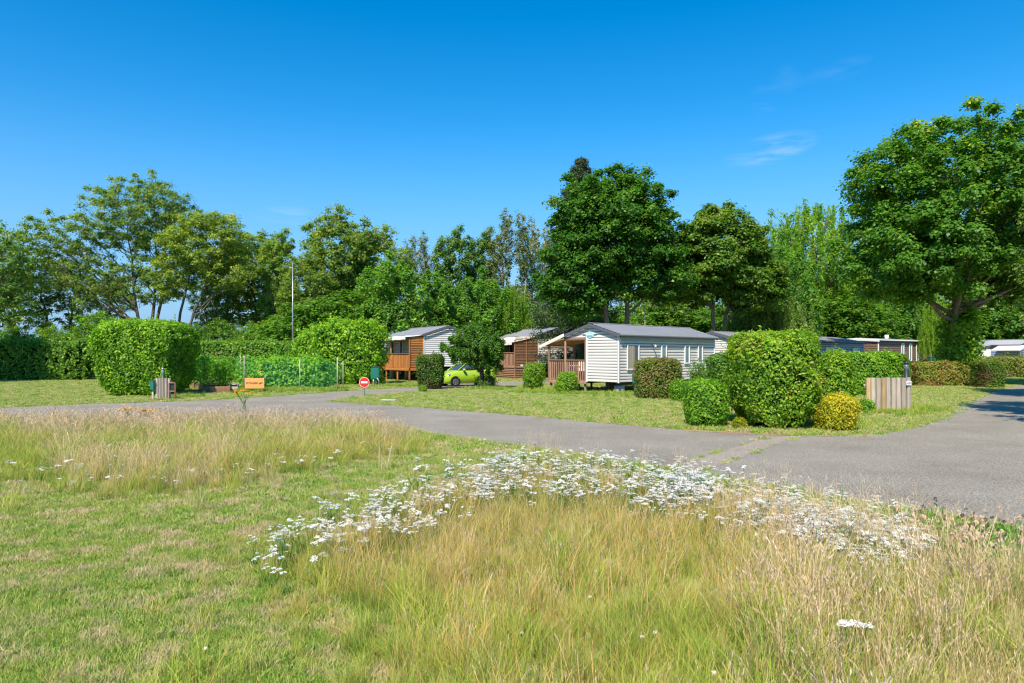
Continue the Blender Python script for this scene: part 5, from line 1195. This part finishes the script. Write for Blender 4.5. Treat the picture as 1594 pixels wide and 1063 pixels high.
def px_of(P): return P[:, 0] / P[:, 1] * F + CXP, HOR + CH * F / P[:, 1]
road_poly = np.array(ROAD)
MEAD1 = np.array([G(*p) for p in [(-400, 668), (0, 657), (300, 656), (520, 658), (600, 666), (668, 690), (650, 708), (560, 722), (480, 738), (400, 752), (300, 772), (200, 776), (100, 768), (0, 752), (-400, 740)]])
MEAD2 = np.array([G(*p) for p in [(380, 905), (440, 850), (520, 812), (640, 778), (750, 745), (815, 718), (850, 708), (1050, 756), (1250, 797), (1594, 862), (1900, 925), (2600, 1040), (1900, 1500), (400, 1500), (520, 1200), (490, 1060), (450, 980), (400, 930)]])
HEDGE_CLEAR = []
rnd3 = lambda n, t=.12: np.stack([rg.normal(0, t, n), rg.normal(0, t, n), rg.uniform(0, 6.28, n)], 1)
def sc3(n, a, b, zf=1.0): s_ = rg.uniform(a, b, n); return np.stack([s_, s_, s_ * zf * rg.uniform(.8, 1.2, n)], 1)

# --- mown lawn near the camera
lawn_c = collect("lawn_tufts", [tuft(f"lawn_tuft_{i}", [M['turf'], M['clover']], [dict(n=64, h=.036 + .010 * (i % 3), spread=.08, width=.0042, lean=1.2, seg=2), dict(n=(0, 26, 50, 8)[i % 4], h=.026, spread=.085, width=.014, lean=.9, seg=1, mat_i=1)], rg) for i in range(8)])
P = sample_view(0, 3.2, 24, lambda d: 560 / (1 + (d / 5.5) ** 2.0), exclude=[road_poly])
green = fbm(P, .9, 1) + .5 * fbm(P, 3.1, 2) > 0
idx = np.where(green, rg.integers(0, 8, len(P)), rg.choice([0, 4, 3, 7], len(P)))
d_ = P[:, 1]; s_ = np.clip(d_ / 6.5, 1, 2.6) * rg.uniform(.75, 1.3, len(P))
scatter_gn("lawn_grass", lawn_c, np.c_[P, np.zeros(len(P))], idx, rnd3(len(P)), np.stack([s_, s_, s_ ** .45 * rg.uniform(.7, 1.3, len(P))], 1), "short mown grass and clover in the foreground")
print("lawn", len(P))
# --- lawns beyond the road
P = sample_view(0, 16, 60, lambda d: 30 * (24 / max(d, 24)) ** 1.6, exclude=[road_poly, MEAD1])
px_, py_ = px_of(P); keep = (P[:, 1] > 24) | ((px_ > 1000) & (P[:, 1] > 16)); P = P[keep]
s_ = rg.uniform(1.8, 3.4, len(P)); scatter_gn("far_lawn_grass", lawn_c, np.c_[P, np.zeros(len(P))], rg.integers(0, 8, len(P)), rnd3(len(P)), np.stack([s_, s_, s_ ** .3 * rg.uniform(.7, 1.2, len(P))], 1), "mown grass between the road and the homes")
print("far lawn", len(P))
# --- road edge weeds and the two weed lines across the asphalt
EP = []
for a, b, dn, off in ((G(560, 655), G(680, 680), 40, .06), (G(680, 680), G(830, 700), 50, .06), (G(830, 700), G(1050, 735), 60, .06), (G(1050, 735), G(1250, 773), 70, .06), (G(1250, 773), G(1594, 832), 80, .06), (G(1594, 832), G(1900, 893), 80, .06),
                      (G(540, 627), G(640, 633), 22, .1), (G(640, 633), G(800, 645), 22, .1), (G(800, 645), G(960, 660), 22, .1), (G(960, 660), G(1070, 669), 22, .1), (G(1230, 677), G(1340, 678), 26, .1), (G(1340, 678), G(1400, 668), 30, .12), (G(1400, 668), G(1455, 653), 30, .12), (G(1455, 653), G(1485, 634), 25, .15), (G(1485, 634), G(1530, 612), 20, .15),
                      (G(1078, 740), G(1245, 679), 5, .035), (G(1030, 732), G(1200, 680), 3.5, .035)):
    a, b = np.array(a), np.array(b); n = int(np.linalg.norm(b - a) * dn); f = rg.random(n) 
    if dn <= 5: f = f[(np.sin(f * 31) + rg.normal(0, .5, n)) > -.1]
    q = a + (b - a) * f[:, None]; q += rg.normal(0, off, q.shape); EP.append(q)
EP = np.concatenate(EP); scatter_gn("road_edge_grass", lawn_c, np.c_[EP, np.zeros(len(EP))], rg.integers(0, 8, len(EP)), rnd3(len(EP), .2), sc3(len(EP), .8, 1.7, 1.1), "grass and weeds creeping over the road edges")
def pebble(name, rng):
    bm = bmesh.new(); bmesh.ops.create_icosphere(bm, subdivisions=1, radius=.012)
    for v in bm.verts: v.co *= rng.uniform(.7, 1.25); v.co.z *= .6
    me = bpy.data.meshes.new(name); bm.to_mesh(me); bm.free(); me.materials.append(M['concrete']); return bpy.data.objects.new(name, me)
peb_c = collect("pebbles", [pebble(f"pebble_{i}", rg) for i in range(4)])
GP = np.concatenate([EP[rg.random(len(EP)) < .9] + rg.normal(0, .16, (int(0), 2)) if False else EP + rg.normal(0, .16, EP.shape), EP + rg.normal(0, .3, EP.shape)])
scatter_gn("roadside_gravel", peb_c, np.c_[GP, np.full(len(GP), .006)], rg.integers(0, 4, len(GP)), rnd3(len(GP), 1.0), sc3(len(GP), .3, 1.5), "loose grit along the crumbling road edges")
# weeds around the feet of hedges, homes, fences
W = []
for (px, d, wpx, n) in ((278, 31, 60, 60), (396, 35, 60, 160), (455, 36.2, 150, 900), (567, 32.5, 10, 30), (650, 42, 150, 260), (830, 34.5, 60, 120), (930, 33.2, 130, 150), (1000, 31.6, 120, 120), (1385, 21.9, 85, 420), (1300, 18.3, 90, 160), (1440, 23, 90, 260), (760, 38, 60, 140), (850, 36.5, 60, 100), (1130, 20, 60, 90)):
    q = np.stack([GD(px, d)[0] + rg.normal(0, wpx * d / F * .32, n), d + rg.normal(0, .35, n)], 1); W.append(q)
W = np.concatenate(W); W = W[~in_poly(W, road_poly)]
weed_c = collect("weed_tufts", [tuft(f"weed_tuft_{i}", [M['g_green'], M['clover']], [dict(n=26, h=.22 + .05 * i, spread=.10, width=.012, lean=.9, seg=3), dict(n=12, h=.16, spread=.12, width=.035, lean=1.0, seg=2, mat_i=1)], rg) for i in range(3)])
scatter_gn("unmown_grass", weed_c, np.c_[W, np.zeros(len(W))], rg.integers(0, 3, len(W)), rnd3(len(W)), sc3(len(W), .4, .95), "longer grass left standing round posts and hedge feet")

# --- tall meadow
ms = [M['g_green'], M['g_gold'], M['g_straw'], M['g_pink'], M['y_leaf']]
mead_objs = []
for i in range(4): mead_objs.append(tuft(f"meadow_a_green_{i}", ms, [dict(n=60, h=.32 + .05 * i, spread=.13, width=.0045, lean=.95, seg=4, curl=.9), dict(n=14, h=.36, spread=.13, width=.0028, lean=.9, seg=4, mat_i=1)], rg))
for i in range(4): mead_objs.append(tuft(f"meadow_b_gold_{i}", ms, [dict(n=26, h=.36, spread=.13, width=.0028, lean=.95, seg=4, mat_i=1), dict(n=34, h=.32, spread=.13, width=.0042, lean=1.0, seg=4, mat_i=0, curl=.9), dict(n=8, h=.4, spread=.13, width=.0026, lean=.8, seg=4, mat_i=2), dict(n=7, h=.46, spread=.11, width=.003, lean=.45, seg=4, mat_i=1, head=(3, .07, .006, 6))], rg))
for i in range(4): mead_objs.append(tuft(f"meadow_c_straw_{i}", ms, [dict(n=11, h=.50, spread=.12, width=.003, lean=.6, seg=4, mat_i=2, head=(2, .10, .0065, 9)), dict(n=22, h=.47, spread=.12, width=.003, lean=.5, seg=4, mat_i=2), dict(n=16, h=.36, spread=.12, width=.004, lean=.7, seg=4, mat_i=2), dict(n=16, h=.30, spread=.12, width=.005, lean=.8, seg=3, mat_i=0)], rg))
for i in range(3): mead_objs.append(tuft(f"meadow_d_pink_{i}", ms, [dict(n=15, h=.52, spread=.14, width=.003, lean=.5, seg=4, mat_i=2, head=(3, .13, .011, 10)), dict(n=14, h=.38, spread=.14, width=.003, lean=.6, seg=4, mat_i=2), dict(n=12, h=.34, spread=.12, width=.005, lean=.7, seg=3, mat_i=0)], rg))
for i in range(3): mead_objs.append(tuft(f"meadow_e_low_{i}", ms, [dict(n=40, h=.17, spread=.13, width=.009, lean=1.1, seg=3), dict(n=14, h=.2, spread=.12, width=.004, lean=.9, seg=3, mat_i=1)], rg))
mead_c = collect("meadow_tufts", mead_objs)
def meadow(name, poly, dens, rule, label, scale_fn, lo=-150, hi=1750, dmin=2.6, dmax=24, ex=()):
    P = sample_view(0, dmin, dmax, dens, px_lo=lo, px_hi=hi, exclude=[road_poly])
    J = P + rg.normal(0, .16, P.shape) * (1 + 2.5 * (rg.random(len(P)) < .25))[:, None]; P = P[in_poly(J, poly)]
    P = P[(fbm(P, 5.0, 21) + rg.normal(0, .35, len(P))) > -.42]
    if len(ex): P = P[~(in_poly(P, ex) & (rg.random(len(P)) < .85))]
    px_, py_ = px_of(P); kinds = rule(P, px_, py_, rg.random(len(P)))
    base = np.array([0, 4, 8, 12, 15])[kinds]; cnt = np.array([4, 4, 4, 3, 3])[kinds]; idx = base + (rg.random(len(P)) * cnt).astype(int)
    s = scale_fn(P, px_, py_); n = len(P); k = rg.uniform(.6, 1.25, n) * (1 + .22 * fbm(P, 3.3, 22))
    wide = np.clip(P[:, 1] / 9, 1, 1.9)
    o = scatter_gn(name, mead_c, np.c_[P, np.zeros(n)], idx, rnd3(n, .09), np.stack([s * k * wide, s * k * wide, s * k], 1), label); print(name, n); return o
def rule2(P, px, py, r):
    straw = np.clip((px - 1080) / 260, 0, 1) * np.clip(1.25 - np.maximum(0, 830 - py) / 50, 0, 1) 
    nz_ = fbm(P, 1.6, 5); nz2 = fbm(P, 4.0, 6)
    k = np.full(len(P), 0); gold = .72 + .35 * nz_ - np.clip((py - 960) / 200, 0, .26) + np.clip((900 - py) / 200, 0, .25)
    k = np.where(r < gold, 1, 0); k = np.where((r < straw * (.60 + .35 * nz2)), 2, k); k = np.where((k == 2) & (rg.random(len(P)) < .18), 3, k)
    bord = (py < 742 + np.maximum(0, px - 850) * .19) & (px > 600); k = np.where(bord & (rg.random(len(P)) < .85), np.where(rg.random(len(P)) < .8, 4, 0), k)
    k = np.where((px < 520) & (r < .5), 4, k)
    return k.astype(int)
def edge_fall(poly, P, w=.5):
    dmin = np.full(len(P), 9.0); q = np.asarray(poly)
    for i in range(len(q)):
        a = q[i]; b = q[(i + 1) % len(q)]; ab = b - a; t_ = np.clip(((P - a) @ ab) / (ab @ ab + 1e-9), 0, 1); dmin = np.minimum(dmin, np.linalg.norm(P - (a + t_[:, None] * ab), axis=1))
    return np.clip(dmin / w, 0, 1)
cpoly = np.array([G(*p) for p in [(1405, 822), (1594, 848), (1800, 885), (1800, 990), (1640, 940), (1500, 905), (1420, 872)]])
meadow("meadow_grass", MEAD2, lambda d: 105 / (1 + (d / 9) ** 2), rule2, "tall green and golden meadow grass in the foreground", lambda P, px, py: (.55 + .45 * edge_fall(MEAD2, P, .7)) * np.where(px > 1100, .93, .78), ex=cpoly)
def rule1(P, px, py, r):
    far = np.clip((700 - py) / 30, 0, 1); nz_ = fbm(P, 1.1, 8)
    k = np.where(r < .35 + .4 * nz_, 1, 0); k = np.where(r < far * .6, 3, k); k = np.where((k != 3) & (fbm(P, 2.0, 9) > .35) & (py < 765), 2, k)
    k = np.where((px > 90) & (px < 350) & (py > 712) & (r < .6), np.where(rg.random(len(P)) < .6, 2, 1), k); k = np.where((px < 110) & (py > 705) & (r < .5), 4, k)
    return k.astype(int)
meadow("far_meadow_grass", MEAD1, lambda d: 60 / (1 + (d / 14) ** 2), rule1, "tall pinkish meadow grass along the near side of the road", lambda P, px, py: (.72 + .28 * edge_fall(MEAD1, P, 1.0)) * (.95 - .13 * np.clip((715 - py) / 45, 0, 1)), dmin=8, dmax=26)
# sparse tall pale stalks against the road
P = np.array([G(px, py) for px, py in [(820, 716), (836, 722), (848, 718), (862, 726), (905, 732), (925, 738), (1000, 742), (1060, 752), (1180, 775), (1210, 780), (1310, 802), (1350, 812), (1400, 822), (1420, 830)]])
scatter_gn("stray_stalks", mead_c, np.c_[P, np.zeros(len(P))], np.full(len(P), 12) + np.arange(len(P)) % 3, rnd3(len(P)), np.tile([.5, .5, 1.0], (len(P), 1)), "a few tall pale grass stalks against the road")

# --- yarrow: stem, feathery leaves, flat umbels made of many small florets
def yarrow(name, rng, tops=3, h=.36):
    V, I, MI, VV = blades(rng, 10, h * .75, .05, .012, .9, 4, .5, 2)
    off = len(V)
    for k in range(tops):
        a = rng.uniform(0, 6.28); r = rng.uniform(.02, .09); hh_ = h * rng.uniform(.82, 1.1); c_ = np.array([math.cos(a) * r, math.sin(a) * r, hh_])
        V += [(-.002, 0, 0), (.002, 0, 0), (c_[0] + .0015, c_[1], hh_), (c_[0] - .0015, c_[1], hh_)]; I += [off, off + 1, off + 2, off + 3]; MI.append(4); VV.append(.6); off += 4
        R = rng.uniform(.017, .042); nf = int(8 + R * 640)
        for q in range(nf):
            aa = rng.uniform(0, 6.28); rr_ = R * math.sqrt(rng.random()); p = c_ + np.array([math.cos(aa) * rr_, math.sin(aa) * rr_ * .9, .006 - rr_ * .15 + rng.normal(0, .003)])
            s = .0068; t0 = rng.uniform(0, 1.57)
            for j in range(4): V.append((p[0] + s * math.cos(t0 + j * 1.5708), p[1] + s * math.sin(t0 + j * 1.5708), p[2] + rng.normal(0, .0015)))
            I += [off, off + 1, off + 2, off + 3]; MI.append(5); VV.append(.5); off += 4
    return bpy.data.objects.new(name, mesh_np(name, V, 4, I, ms + [M['whitefl']], VV, midx=MI))
yar_c = collect("yarrow_plants", [yarrow(f"yarrow_plant_{i}", rg, 3 + i % 4, .30 + .03 * (i % 3)) for i in range(7)])
def band(cpts, n, dark=False):
    """pixel centre line with half-thickness -> ground points"""
    out = []
    cp = np.array(cpts, float); seg = np.linalg.norm(np.diff(cp[:, :2], axis=0), axis=1) * cp[:-1, 2]; p_ = seg / seg.sum()
    for i in rg.choice(len(seg), n, p=p_):
        f = rg.random(); c_ = cp[i] * (1 - f) + cp[i + 1] * f; out.append(G(c_[0] + rg.normal(0, 8), c_[1] + rg.normal(0, .5) * c_[2]))
    return np.array(out)
# centre rows are given at ground level (flower tops show about 15-30 px higher)
P = np.concatenate([band([(395, 912, 26), (470, 874, 46), (560, 842, 48), (680, 808, 44), (760, 785, 34)], 330), band([(740, 772, 34), (860, 756, 42), (980, 768, 44), (1100, 796, 40)], 950),
                    band([(1050, 785, 34), (1160, 818, 44), (1280, 850, 46), (1380, 872, 42), (1430, 882, 24)], 1000), band([(640, 775, 24), (760, 748, 24), (860, 728, 20)], 110), band([(1000, 750, 10), (1300, 810, 10), (1440, 835, 8)], 50)])
P = P[~in_poly(P, road_poly)]; P = P[(px_of(P)[0] > 560) | (rg.random(len(P)) < .6 + .4 * np.clip((px_of(P)[0] - 400) / 160, 0, 1) ** 2)]
cl = fbm(P, 3.2, 12) + rg.normal(0, .45, len(P)) > -.35; P = P[cl]
n = len(P); scatter_gn("yarrow_flowers", yar_c, np.c_[P, np.zeros(n)], rg.integers(0, 7, n), rnd3(n, .12), sc3(n, .6, 1.0, 1.05), "drift of white flat-topped yarrow flowers along the meadow edge")
P1 = np.concatenate([band([(0, 748, 18), (120, 752, 22), (300, 745, 20), (480, 728, 18), (620, 705, 12)], 95)])
n = len(P1); scatter_gn("scattered_yarrow", yar_c, np.c_[P1, np.zeros(n)], rg.integers(0, 7, n), rnd3(n, .15), sc3(n, .5, .9, .9), "few small white flowers scattered in the far meadow")
# clover patch with faded heads at the right edge
def clover_head(name, rng):
    V, I, MI, VV = blades(rng, 26, .16, .08, .03, .8, 0, .5, 2); off = len(V)
    for k in range(2):
        c_ = np.array([rng.uniform(-.06, .06), rng.uniform(-.06, .06), .19 * rng.uniform(.8, 1.1)])
        for q in range(14):
            u = rng.normal(size=3); u /= np.linalg.norm(u); p = c_ + u * .011; s = .006
            V += [tuple(p - [s, 0, 0]), tuple(p + [0, s, s]), tuple(p + [s, 0, 0]), tuple(p - [0, s, s])]; I += [off, off + 1, off + 2, off + 3]; MI.append(1); VV.append(rng.random()); off += 4
    return bpy.data.objects.new(name, mesh_np(name, V, 4, I, [M['clover'], M['pinkhead']], VV, midx=MI))
M['pinkhead'] = grass_mat("faded_pink_clover_head", [(0, (.52, .34, .20)), (1, (.74, .55, .38))])
clo_c = collect("clover_plants", [clover_head(f"clover_plant_{i}", rg) for i in range(4)])
P = sample_view(0, 3.5, 9, lambda d: 150, poly=cpoly); n = len(P)
scatter_gn("clover_patch", clo_c, np.c_[P, np.zeros(n)], rg.integers(0, 4, n), rnd3(n), sc3(n, .9, 1.4, 1.15), "dark green clover with faded pink heads beside the road")

# --- single flowers that stand apart
def ragwort(label, px, by, top, spread, k):
    x, y = G(px, by); d = y; h = ZP(top, d); t = thing("ragwort_plant", label, "wildflower", (x, y, 0)); rng = np.random.default_rng(k)
    paths = [(bez((0, 0, 0), (.02, 0, h * .75), (.03, 0, 0), 5), np.linspace(.009, .006, 5))]; F_ = []
    for i in range(9):
        e = np.array([rng.uniform(-spread, spread), rng.uniform(-spread, spread) * .6, h * rng.uniform(.86, 1.0)]); paths.append((bez((.02, 0, h * rng.uniform(.55, .75)), e, (0, 0, -.03), 4), np.linspace(.005, .003, 4))); F_.append(e)
    V, I = tubes(paths, 5); obj("stem", mesh_np("stem", V, 4, I, M['y_leaf']), t)
    for e in F_:
        n = 46; a = rng.uniform(0, 6.28, n); r = .05 * np.sqrt(rng.random(n)); P_ = np.stack([e[0] + np.cos(a) * r, e[1] + np.sin(a) * r, e[2] + rng.normal(0, .014, n)], 1); N_ = rng.normal(0, .5, (n, 3)); N_[:, 2] += 1
        V, I = leaf_geo(P_, N_, .022, .02, rng); obj("flower_head", mesh_np("flower_head", V, 4, I, M['yellowfl']), t)
    n = 46; zz = rng.random(n) * h * .8; P_ = np.stack([rng.normal(0, .03, n), rng.normal(0, .03, n), zz], 1); V, I = leaf_geo(P_, rng.normal(size=(n, 3)), .07, .02, rng); obj("leaves", mesh_np("leaves", V, 4, I, M['y_leaf'], rng.random(n)), t)['kind'] = 'stuff'
ragwort("orange-yellow flowering plant in the meadow below the short log screen, left one", 197, 668, 634, .20, 1)
ragwort("orange-yellow flowering plant in the meadow below the short log screen, right one", 228, 668, 637, .18, 2)
ragwort("yellow flowering plant on a long stem in front of the orange board", 380, 668, 606, .24, 3)
x, y = G(1332, 1085); t = thing("yarrow_plant", "single big white yarrow cluster at the bottom edge of the picture", "wildflower", (x, y, 0), .4)
rng = np.random.default_rng(8); hh_ = .40
V, I = tubes([(bez((0, 0, 0), (a, b, hh_), (0, 0, .02), 5), np.linspace(.004, .003, 5)) for a, b in ((0, 0), (-.05, .03), (.05, -.03))], 5); obj("stem", mesh_np("stem", V, 4, I, M['y_leaf']), t)
for a, b in ((0, 0), (-.055, .03), (.055, -.03), (-.02, .045), (.03, .02)):
    n = 70; q = rng.uniform(0, 6.28, n); r = .036 * np.sqrt(rng.random(n)); P_ = np.stack([a + np.cos(q) * r, b + np.sin(q) * r, hh_ + rng.normal(0, .003, n)], 1); N_ = rng.normal(0, .25, (n, 3)); N_[:, 2] += 1
    V, I = leaf_geo(P_, N_, .013, .011, rng); obj("umbel", mesh_np("umbel", V, 4, I, M['whitefl']), t)
for i, (px, py) in enumerate([(1000, 1010), (1020, 1002), (919, 942), (927, 898), (812, 1003), (320, 1000), (1197, 930), (1540, 940), (1112, 1070)]):
    x, y = G(px, py + 22); t = thing("daisy", ["white round flower head, left of a pair low in the middle of the meadow", "white round flower head, right of a pair low in the middle of the meadow", "white flower head left of the pair, in golden grass", "small white flower head above the golden grass, higher up", "white flower head in the green grass left of the pair",
        "lone white daisy on the mown lawn at lower left", "white flower head at the edge of the straw coloured grass", "white flower head among the straw at the right edge", "white flower head at the very bottom of the picture"][i], "wildflower", (x, y, 0))
    hz = .10 if px > 400 else .05; hz *= 1.6 if px > 400 else 1
    cyl("stem", M['y_leaf'], t, (0, 0, 0), .002, hz, 6)
    rng = np.random.default_rng(i); n = 40; u = rng.normal(size=(n, 3)); u /= np.linalg.norm(u, axis=1)[:, None]; u[:, 2] = np.abs(u[:, 2]) * .7
    V, I = leaf_geo(u * .013 + np.array([0, 0, hz]), u, .014, .008, rng); obj("flower_head", mesh_np("flower_head", V, 4, I, M['whitefl']), t)
